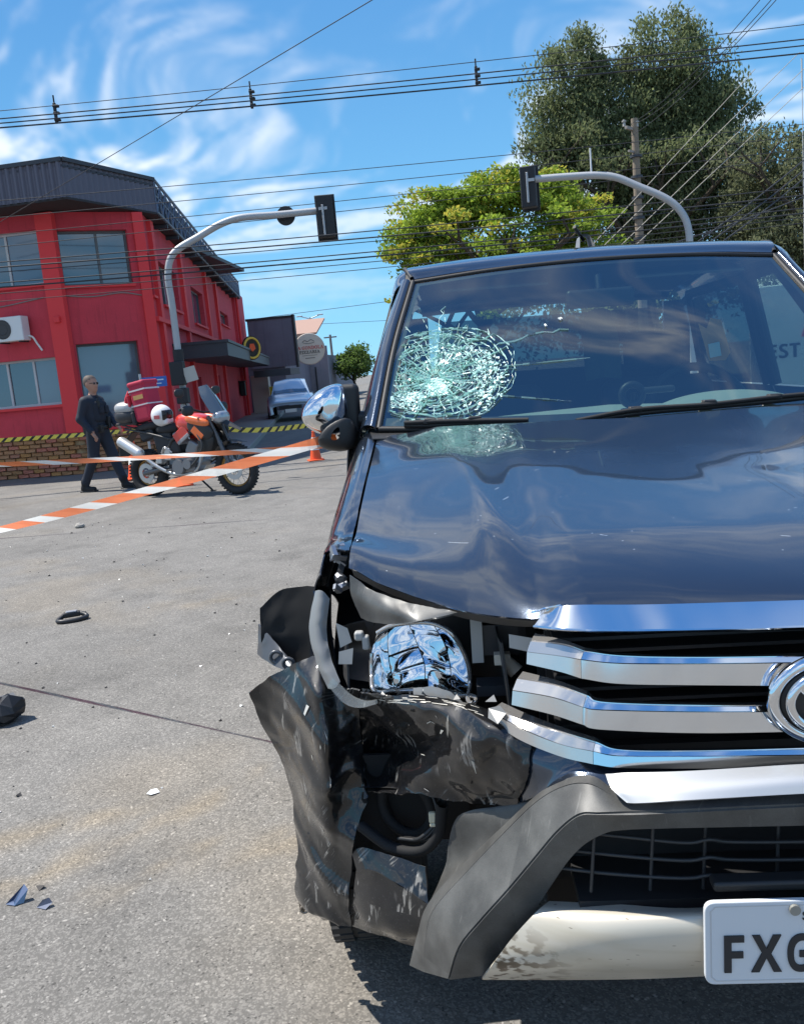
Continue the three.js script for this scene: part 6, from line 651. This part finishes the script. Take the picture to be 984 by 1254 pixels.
  part('exhaust_can', [new THREE.CapsuleGeometry(0.075, 0.34, 6, 20).rotateZ(Math.PI / 2 - 0.52).translate(-0.10, 0.72, 0.2)], std(0.6, 0.6, 0.6, 0.35, { metalness: 0.6 }), b); part('exhaust_pipe', tube([[0.06, 0.62, 0.18], [0.3, 0.45, 0.17], [0.6, 0.32, 0.14], [0.95, 0.36, 0.1], [1.05, 0.6, 0.05]], 0.028, 40, 8), alu, b);
  part('rear_rack', [rbx(0.4, 0.03, 0.24, 0.01, -0.2, 1.05, 0), rod([0.05, 0.95, 0.1], [-0.3, 1.04, 0.1], 0.012), rod([0.05, 0.95, -0.1], [-0.3, 1.04, -0.1], 0.012)], blackPlastic, b); part('rear_mudguard', [rbx(0.32, 0.02, 0.16, 0.008, -0.28, 0.82, 0, 0, 0, 0.75), bx(0.02, 0.16, 0.2, -0.42, 0.66, 0)], blackPlastic, b); part('tail_light', rbx(0.04, 0.05, 0.14, 0.012, -0.34, 0.97, 0), redP, b);
  part('top_case', [blob(-0.20, 1.16, 0, 0.2, 0.11, 0.22)], std(0.03, 0.03, 0.034, 0.45), b); part('top_case_lid', [blob(-0.20, 1.27, 0, 0.19, 0.1, 0.21)], std(0.42, 0.42, 0.42, 0.4, { metalness: 0.3 }), b);
  part('footrest', [rod([0.55, 0.38, 0.12], [0.55, 0.38, 0.27], 0.014), rod([0.55, 0.38, -0.12], [0.55, 0.38, -0.27], 0.014)], alu, b); part('side_stand', [rod([0.68, 0.32, -0.12], [0.82, 0.01, -0.34], 0.014), bx(0.08, 0.01, 0.05, 0.83, 0.008, -0.34)], blackPlastic, b); part('mechanism', [rbx(0.12, 0.18, 0.1, 0.02, 0.5, 0.6, 0.1), rbx(0.1, 0.1, 0.12, 0.02, 0.36, 0.52, 0.12), rod([0.32, 0.46, 0.06], [0.42, 0.8, 0.06], 0.035), tube([[0.6, 0.62, 0.15], [0.5, 0.7, 0.17], [0.42, 0.62, 0.16]], 0.012, 12, 6)], alu, b);
  const mo = (x, y, z) => { const c = Math.cos(-0.416), s = Math.sin(-0.416); return [-4.93 + x * c + z * s, y, -10.96 - x * s + z * c]; };
  // luggage: red delivery bag and white helmet
  const bag = thing('delivery_bag', 'red cube delivery bag with pale reflective bands on the motorcycle seat', 'bag', mo(0.13, 1.05, 0), -0.416); bag.rotation.z = 0.13; const bagR = std(0.42, 0.02, 0.055, 0.75), band = std(0.62, 0.55, 0.55, 0.5);
  part('body', rbx(0.30, 0.56, 0.30, 0.05, 0.03, 0.30, 0), bagR, bag); part('reflective_band', [bx(0.305, 0.022, 0.305, 0.03, 0.46, 0), bx(0.305, 0.018, 0.305, 0.03, 0.25, 0)], band, bag); part('lid', rbx(0.315, 0.07, 0.315, 0.03, 0.03, 0.55, 0), bagR, bag); part('shoulder_strap', [tube([[-0.15, 0.48, 0.1], [-0.21, 0.35, 0.14], [-0.18, 0.15, 0.13], [-0.12, 0.05, 0.15]], 0.022, 20, 6), rbx(0.03, 0.16, 0.1, 0.012, -0.15, 0.34, 0.12)], std(0.5, 0.03, 0.05, 0.8), bag); part('pocket', rbx(0.06, 0.16, 0.26, 0.025, -0.13, 0.1, 0.05), std(0.03, 0.03, 0.035, 0.8), bag); part('print', bx(0.18, 0.06, 0.004, 0.04, 0.36, 0.153), std(0.5, 0.28, 0.10, 0.7), bag);
  const hel = thing('motorcycle_helmet', 'white motorcycle helmet with dark visor resting on the motorcycle seat', 'helmet', mo(0.46, 1.0, 0.1), -0.416); part('shell', [new THREE.SphereGeometry(0.145, 26, 18).scale(1.08, 1.05, 0.92).translate(0, 0.135, 0), rbx(0.12, 0.1, 0.16, 0.04, 0.09, 0.06, 0)], white, hel); part('visor', new THREE.SphereGeometry(0.15, 20, 12, 0, 1.7, 1.1, 0.9).rotateY(2.3).translate(0, 0.135, 0).scale(1.06, 1.02, 1), std(0.015, 0.015, 0.018, 0.15), hel); part('decal', [rbx(0.09, 0.05, 0.006, 0.002, 0.03, 0.12, 0.138, 0.1)], std(0.5, 0.1, 0.1, 0.5), hel);
}
// ---------------------------------------------------------------- police officer
{
  const man = thing('person', 'officer in dark navy uniform, sunglasses and boots walking past the brick wall', 'person', [-6.12, 0, -12.2], -0.18);
  const bones = []; const B = (a, b, r0, r1, c, k = 0.03) => bones.push({ a, b, r0, r1, c, k });
  const NV = 0, SK = 1, BT = 2, HR = 3;
  B([0, 0.98, 0.05], [0, 1.16, 0.06], 0.135, 0.135, NV); B([0, 0.98, -0.05], [0, 1.16, -0.06], 0.135, 0.135, NV); B([0, 1.16, 0.06], [-0.01, 1.36, 0.08], 0.135, 0.135, NV); B([0, 1.16, -0.06], [-0.01, 1.36, -0.08], 0.135, 0.135, NV); B([-0.01, 1.40, 0.13], [-0.01, 1.40, -0.13], 0.095, 0.095, NV); B([0.0, 1.42, 0], [0.02, 1.54, 0.01], 0.062, 0.055, SK);
  B([0.01, 1.70, 0.01], [0.035, 1.665, 0.015], 0.092, 0.088, SK); B([0.035, 1.63, 0.018], [0.06, 1.59, 0.022], 0.07, 0.055, SK);
  B([-0.005, 1.72, 0.005], [-0.012, 1.705, 0.0], 0.097, 0.094, HR); B([0.112, 1.655, 0.05], [0.122, 1.64, 0.054], 0.013, 0.017, SK); B([0.0, 1.665, 0.098], [-0.006, 1.645, 0.098], 0.016, 0.012, SK);
  // arms
  B([-0.02, 1.41, 0.20], [-0.09, 1.15, 0.26], 0.082, 0.068, NV); B([-0.09, 1.15, 0.26], [0.06, 0.96, 0.27], 0.064, 0.05, NV); B([0.06, 0.96, 0.27], [0.085, 0.93, 0.27], 0.03, 0.03, SK);
  B([-0.01, 1.41, -0.19], [0.1, 1.16, -0.22], 0.07, 0.056, NV); B([0.1, 1.16, -0.22], [0.26, 1.02, -0.14], 0.054, 0.044, NV); B([0.26, 1.02, -0.14], [0.29, 1.0, -0.13], 0.03, 0.03, SK);
  // legs: trailing and leading
  B([-0.01, 0.96, 0.09], [-0.06, 0.53, 0.11], 0.115, 0.085, NV); B([-0.06, 0.53, 0.11], [-0.26, 0.16, 0.11], 0.084, 0.064, NV); B([-0.265, 0.17, 0.11], [-0.29, 0.075, 0.11], 0.062, 0.052, BT); B([-0.31, 0.048, 0.11], [-0.11, 0.042, 0.14], 0.048, 0.042, BT);
  B([0.02, 0.96, -0.09], [0.15, 0.54, -0.1], 0.115, 0.085, NV); B([0.15, 0.54, -0.1], [0.27, 0.17, -0.1], 0.084, 0.064, NV); B([0.275, 0.18, -0.1], [0.30, 0.085, -0.1], 0.062, 0.052, BT); B([0.28, 0.05, -0.1], [0.48, 0.045, -0.08], 0.048, 0.042, BT);
  const cap = (p, b) => { const dx = b.b[0] - b.a[0], dy = b.b[1] - b.a[1], dz = b.b[2] - b.a[2], t = clamp(((p[0] - b.a[0]) * dx + (p[1] - b.a[1]) * dy + (p[2] - b.a[2]) * dz) / (dx * dx + dy * dy + dz * dz)); return Math.hypot(p[0] - b.a[0] - dx * t, p[1] - b.a[1] - dy * t, (p[2] - b.a[2] - dz * t)) - lerp(b.r0, b.r1, t); };
  const cols = [[0.012, 0.017, 0.030], [0.42, 0.22, 0.15], [0.008, 0.008, 0.009], [0.10, 0.075, 0.06]];
  function skin(bs, res, c, s, smooth) {
    const mc = new MarchingCubes(res, new THREE.MeshStandardMaterial(), false, false, 60000); mc.isolation = 0; const half = res / 2;
    for (let z = 0; z < res; z++) for (let y = 0; y < res; y++) for (let x = 0; x < res; x++) { const p = [c[0] + (x - half) / half * s, c[1] + (y - half) / half * s, c[2] + (z - half) / half * s]; let d = 1e3; for (const b of bs) { const q = cap(p, b), h = clamp(0.5 + 0.5 * (d - q) / smooth); d = lerp(d, q, h) - smooth * h * (1 - h); } mc.field[x + y * res + z * res * res] = -d; }
    mc.update(); const n = mc.count, pos = new Float32Array(n * 3), nor = new Float32Array(n * 3), col = new Float32Array(n * 3);
    for (let i = 0; i < n; i++) { const p = [0, 1, 2].map((k) => c[k] + mc.positionArray[i * 3 + k] * s); pos.set(p, i * 3); for (let k = 0; k < 3; k++) nor[i * 3 + k] = mc.normalArray[i * 3 + k]; let best = 1e9, bc = 0; for (const b of bs) { const q = cap(p, b); if (q < best) { best = q; bc = b.c; } } let cc = cols[bc]; if (bc === SK && p[1] > 1.755) cc = cols[HR]; if (bc === SK && p[0] < -0.005 && p[1] > 1.66) cc = cols[HR]; if (bc === HR && (p[0] > 0.075 && p[1] < 1.745 || p[1] < 1.63)) cc = cols[SK]; col.set(cc, i * 3); }
    const g = new THREE.BufferGeometry(); g.setAttribute('position', new THREE.BufferAttribute(pos, 3)); g.setAttribute('normal', new THREE.BufferAttribute(nor, 3)); g.setAttribute('color', new THREE.BufferAttribute(col, 3)); return g;
  }
  const big = skin(bones, 92, [0.1, 0.9, 0], 0.95, 0.035);
  const hand = (o, f) => { const hb = []; const H = (a, b, r0, r1) => hb.push({ a: [o[0] + a[0] * f, o[1] + a[1], o[2] + a[2]], b: [o[0] + b[0] * f, o[1] + b[1], o[2] + b[2]], r0, r1, c: SK }); H([-0.02, 0.03, 0], [0.02, -0.03, 0], 0.024, 0.026); for (let k = 0; k < 4; k++) { const z = -0.03 + k * 0.02, l = [0.06, 0.072, 0.068, 0.05][k]; H([0.03, -0.04, z], [0.045, -0.04 - l * 0.5, z], 0.0095, 0.009); H([0.045, -0.04 - l * 0.5, z], [0.032, -0.04 - l, z], 0.009, 0.0075); } H([0.015, -0.005, 0.03], [0.045, -0.03, 0.045], 0.011, 0.0095); H([0.045, -0.03, 0.045], [0.055, -0.055, 0.035], 0.0095, 0.008); return skin(hb, 44, o, 0.14, 0.006); };
  part('body', [big, hand([0.10, 0.905, 0.27], 1), hand([0.31, 0.975, -0.12], 1)], std(1, 1, 1, 0.75, { vertexColors: true }), man);
  const blk = std(0.01, 0.01, 0.011, 0.5); part('sunglasses', [rbx(0.02, 0.034, 0.05, 0.008, 0.112, 1.678, 0.062, 0.25), rbx(0.02, 0.034, 0.05, 0.008, 0.125, 1.678, 0.005, 0.1), rod([0.1, 1.685, 0.09], [-0.01, 1.68, 0.108], 0.005)], std(0.01, 0.01, 0.012, 0.15), man);
  part('belt', [new THREE.TorusGeometry(0.158, 0.026, 8, 30).rotateX(Math.PI / 2).scale(1, 1.1, 1).translate(0, 1.0, 0)], blk, man); part('pouch', [rbx(0.09, 0.13, 0.07, 0.02, 0.13, 0.98, 0.1), rbx(0.07, 0.11, 0.06, 0.02, -0.1, 0.97, 0.15), rbx(0.09, 0.2, 0.06, 0.02, 0.16, 1.06, -0.08)], blk, man); part('vest', [rbx(0.33, 0.36, 0.34, 0.08, -0.005, 1.24, 0, 0, 0, 0, 4), rbx(0.07, 0.12, 0.1, 0.02, 0.16, 1.27, 0.06), rbx(0.07, 0.12, 0.1, 0.02, 0.16, 1.27, -0.07)], std(0.014, 0.018, 0.028, 0.85), man); part('radio', [rbx(0.04, 0.11, 0.05, 0.01, 0.15, 1.36, 0.1), rod([0.15, 1.4, 0.1], [0.15, 1.52, 0.1], 0.005)], blk, man); part('shoulder_badge', rbx(0.03, 0.05, 0.006, 0.002, -0.03, 1.35, 0.264), std(0.35, 0.35, 0.4, 0.6), man); part('mouth', rbx(0.012, 0.007, 0.04, 0.003, 0.113, 1.608, 0.032, 0.2), std(0.30, 0.11, 0.09, 0.7), man); part('boot_sole', [rbx(0.29, 0.025, 0.1, 0.01, -0.21, 0.012, 0.125, -0.12), rbx(0.29, 0.025, 0.1, 0.01, 0.38, 0.012, -0.09, -0.08)], blk, man); part('collar', new THREE.TorusGeometry(0.07, 0.022, 8, 20).rotateX(Math.PI / 2).translate(0.005, 1.475, 0.003), std(0.012, 0.017, 0.03, 0.8), man);
}
// ---------------------------------------------------------------- trees
const barkT = paintTex(256, 256, (i, j) => { const v = 120 + (fbm(i / 10, j / 40, 4, 5) - 0.5) * 150; return [v, v * 0.9, v * 0.78]; }); const bark = std(0.32, 0.30, 0.27, 0.95, { map: barkT });
function tree(name, label, base, o) {
  const t = thing(name, label, 'tree', base, 0, o.group), r = rng(o.seed), limbs = [], tips = [];
  const grow = (p, dir, len, rad, lv) => { const n = 4, pts = [p]; let q = V3(...p), d = dir.clone().normalize(); for (let k = 0; k < n; k++) { d.add(V3((r() - 0.5) * o.wob, (r() - 0.35) * o.wob * 0.6 + o.lift, (r() - 0.5) * o.wob)).normalize(); q = q.clone().addScaledVector(d, len / n); pts.push(q.toArray()); } for (let k = 0; k < n; k++) limbs.push(rod(pts[k], pts[k + 1], lerp(rad, rad * 0.6, k / n), lerp(rad, rad * 0.6, (k + 1) / n), lv ? 5 : 9)); if (lv >= o.levels) { tips.push(q.toArray()); return; } const kids = lv === 0 ? o.kids0 : o.kids; for (let k = 0; k < kids; k++) { const a = k / kids * 6.283 + r() * 1.2, sp = o.spread * (0.7 + r() * 0.6), nd = d.clone().multiplyScalar(1 - sp * 0.5).add(V3(Math.cos(a) * sp, o.up * r(), Math.sin(a) * sp)); const m = 2 + Math.floor(r() * 3); grow(pts[Math.min(n, m + (lv ? 0 : 1))], nd, len * (0.62 + r() * 0.2), rad * 0.55, lv + 1); } };
  for (const tr of o.trunks) grow(tr.at, V3(...tr.dir), tr.len, tr.rad, 0);
  part('trunk', limbs, bark, t);
  // leaf clumps through the crown, each of many small leaves
  const N = o.leaves, pos = new Float32Array(N * 18), nor = new Float32Array(N * 18), col = new Float32Array(N * 18); let k = 0; const clumps = [];
  for (const c of o.clumps) for (let i = 0; i < c.n; i++) { const a = r() * 6.283, z = r() * 2 - 1, s = Math.sqrt(1 - z * z), q = Math.pow(r(), c.hollow ?? 0.45); clumps.push([c.c[0] + c.r[0] * s * Math.cos(a) * q, c.c[1] + c.r[1] * z * q, c.c[2] + c.r[2] * s * Math.sin(a) * q, c.s * (0.55 + r() * 0.9), r()]); }
  for (const p of tips) if (o.tipLeaf) clumps.push([...p, o.tipLeaf, r()]);
  const per = Math.floor(N / clumps.length);
  for (const [cx, cy, cz, cs, tone] of clumps) for (let i = 0; i < per; i++) {
    const a = r() * 6.283, z = r() * 2 - 1, s = Math.sqrt(1 - z * z), q = cs * Math.pow(r(), 0.5), x = cx + Math.cos(a) * s * q * 1.15, y = cy + z * q * o.flat - o.droop * r() * cs, zz = cz + Math.sin(a) * s * q * 1.15;
    const L = o.leaf * (0.6 + r() * 0.8), w = L * o.aspect, d = V3(r() - 0.5, (r() - 0.5) - o.droop, r() - 0.5).normalize(), e = V3(r() - 0.5, r() - 0.5, r() - 0.5).cross(d).normalize(), P = (u, v) => [x + d.x * L * u + e.x * w * v, y + d.y * L * u + e.y * w * v, zz + d.z * L * u + e.z * w * v], A = P(-0.5, 0), B2 = P(0.0, 0.5), C2 = P(0.0, -0.5), E = P(0.5, 0), nn = e.clone().cross(d);
    pos.set([...A, ...B2, ...C2, ...C2, ...B2, ...E], k * 18); const c = o.color(r(), tone); for (let m = 0; m < 6; m++) { nor.set([nn.x, nn.y, nn.z], k * 18 + m * 3); col.set(c, k * 18 + m * 3); } k++;
  }
  const g = new THREE.BufferGeometry(); g.setAttribute('position', new THREE.BufferAttribute(pos.slice(0, k * 18), 3)); g.setAttribute('normal', new THREE.BufferAttribute(nor.slice(0, k * 18), 3)); g.setAttribute('color', new THREE.BufferAttribute(col.slice(0, k * 18), 3));
  part('crown', g, phy(1, 1, 1, 1, { vertexColors: true, specularIntensity: 0.3, transmission: 0.5, thickness: 0 }), t); return t;
}
const olive = (a, tone) => { const v = 0.6 + a * 0.6 + tone * 0.35; return [0.155 * v, 0.182 * v, 0.082 * v]; }, lime = (a, tone) => { const v = 0.6 + a * 0.6 + tone * 0.4; return tone > 0.74 && a > 0.45 ? [0.36 * v, 0.32 * v, 0.045 * v] : [0.25 * v, 0.34 * v, 0.04 * v]; }, pale = (a, tone) => { const v = 0.6 + a * 0.6 + tone * 0.3; return [0.145 * v, 0.162 * v, 0.085 * v]; };
const TREES = [
  ['tall_tree', 'tall dark olive tree with a broad ragged crown behind the utility poles', [7.0, 0, -32.5], { seed: 11, trunks: [{ at: [0, 0, 0], dir: [0, 1, 0], len: 4.6, rad: 0.32 }], levels: 3, kids0: 5, kids: 3, spread: 0.85, up: 0.9, wob: 0.35, lift: 0.08, leaves: 150000, leaf: 0.15, aspect: 0.42, flat: 0.95, droop: 0.5, tipLeaf: 0.5, color: olive, clumps: [{ c: [-2.1, 10.4, 0], r: [1.9, 2.6, 0.9], s: 0.62, n: 80, hollow: 0.5 }, { c: [1.0, 10.7, 0], r: [2.0, 2.3, 0.9], s: 0.6, n: 80, hollow: 0.5 }, { c: [-2.4, 8.6, 0], r: [2.4, 1.9, 1.0], s: 0.6, n: 80 }, { c: [0.5, 8.2, 0], r: [2.6, 2.4, 1.1], s: 0.65, n: 90 }, { c: [2.7, 8.2, 0], r: [1.7, 2.6, 1.0], s: 0.62, n: 70 }, { c: [0.8, 5.6, 0.3], r: [3.8, 1.9, 1.2], s: 0.7, n: 110 }] }],
  ['lime_tree', 'spreading flat-topped tree with bright yellow-green leaves', [0.9, 0, -26], { seed: 23, trunks: [{ at: [0, 0, 0], dir: [0.1, 1, 0], len: 2.7, rad: 0.26 }, { at: [0.4, 0, 0.1], dir: [-0.25, 1, 0], len: 2.6, rad: 0.18 }], levels: 3, kids0: 5, kids: 3, spread: 1.05, up: 0.55, wob: 0.4, lift: 0.03, leaves: 52000, leaf: 0.125, aspect: 0.55, flat: 0.5, droop: 0.1, tipLeaf: 0.34, color: lime, clumps: [{ c: [-1.3, 5.9, 0], r: [1.6, 0.8, 0.9], s: 0.42, n: 80, hollow: 0.6 }, { c: [0.6, 6.3, 0], r: [2.0, 0.75, 1.0], s: 0.42, n: 100, hollow: 0.6 }, { c: [-2.3, 5.2, 0], r: [0.9, 0.6, 0.7], s: 0.4, n: 40 }, { c: [2.5, 5.6, 0], r: [1.3, 0.9, 0.9], s: 0.42, n: 46 }, { c: [-1.9, 4.8, 0], r: [1.1, 0.6, 0.7], s: 0.38, n: 26 }, { c: [2.0, 4.5, 0], r: [1.9, 0.6, 0.8], s: 0.4, n: 34 }] }],
  ['pale_tree', 'pale grey-green tree at the edge of the view beside the tall tree', [11.9, 0, -29], { seed: 37, trunks: [{ at: [0, 0, 0], dir: [0, 1, 0], len: 3.4, rad: 0.25 }], levels: 3, kids0: 5, kids: 3, spread: 0.9, up: 0.8, wob: 0.35, lift: 0.06, leaves: 52000, leaf: 0.15, aspect: 0.4, flat: 0.95, droop: 0.4, tipLeaf: 0.5, color: pale, clumps: [{ c: [0.2, 6.0, 0], r: [2.0, 2.1, 1.2], s: 0.55, n: 90 }, { c: [-1.6, 6.0, -1], r: [1.3, 2.0, 1.0], s: 0.55, n: 60 }, { c: [-0.9, 4.0, 0], r: [2.2, 1.5, 2.0], s: 0.55, n: 60 }, { c: [1.6, 4.8, 0], r: [2.4, 2.2, 2.0], s: 0.6, n: 60 }] }],
  ['street_tree', 'small far green street tree at the end of the side street', [-6.9, 0, -58], { seed: 51, trunks: [{ at: [0, 0, 0], dir: [0, 1, 0], len: 1.3, rad: 0.12 }], levels: 2, kids0: 4, kids: 3, spread: 0.9, up: 0.7, wob: 0.3, lift: 0.05, leaves: 6000, leaf: 0.2, aspect: 0.6, flat: 0.9, droop: 0.2, tipLeaf: 0.5, color: (a, t) => { const v = 0.6 + a * 0.6 + t * 0.4; return [0.10 * v, 0.16 * v, 0.035 * v]; }, clumps: [{ c: [0, 2.3, 0], r: [1.1, 0.9, 1.1], s: 0.5, n: 30 }] }],
  ['hedge_tree', 'dense low dark tree filling the gap under the tall crown', [6.0, 0, -36], { seed: 67, trunks: [{ at: [0, 0, 0], dir: [0, 1, 0], len: 1.6, rad: 0.2 }], levels: 2, kids0: 5, kids: 3, spread: 0.9, up: 0.7, wob: 0.3, lift: 0.05, leaves: 14000, leaf: 0.22, aspect: 0.5, flat: 0.9, droop: 0.3, tipLeaf: 0.6, color: (a, t) => olive(a * 0.8, t), clumps: [{ c: [1, 3.4, 0], r: [5.5, 2.2, 2.0], s: 0.7, n: 120 }] }],
];
TREES.forEach((a) => tree(...a));
// a low white wall and house edge behind the trees
{ const h = thing('white_house', 'white house wall showing behind the right hand trees', 'building', [16.3, 0, -40]); part('wall', bx(5, 5.2, 4, 0, 2.6, 0), std(0.62, 0.62, 0.6, 0.85), h); part('roof', bx(5.4, 0.15, 4.4, 0, 5.28, 0), std(0.4, 0.38, 0.35, 0.8), h); part('window', bx(1.2, 1.2, 0.1, -1.2, 2.8, 2.0), glassMat, h); }
renderer.render(scene, camera);
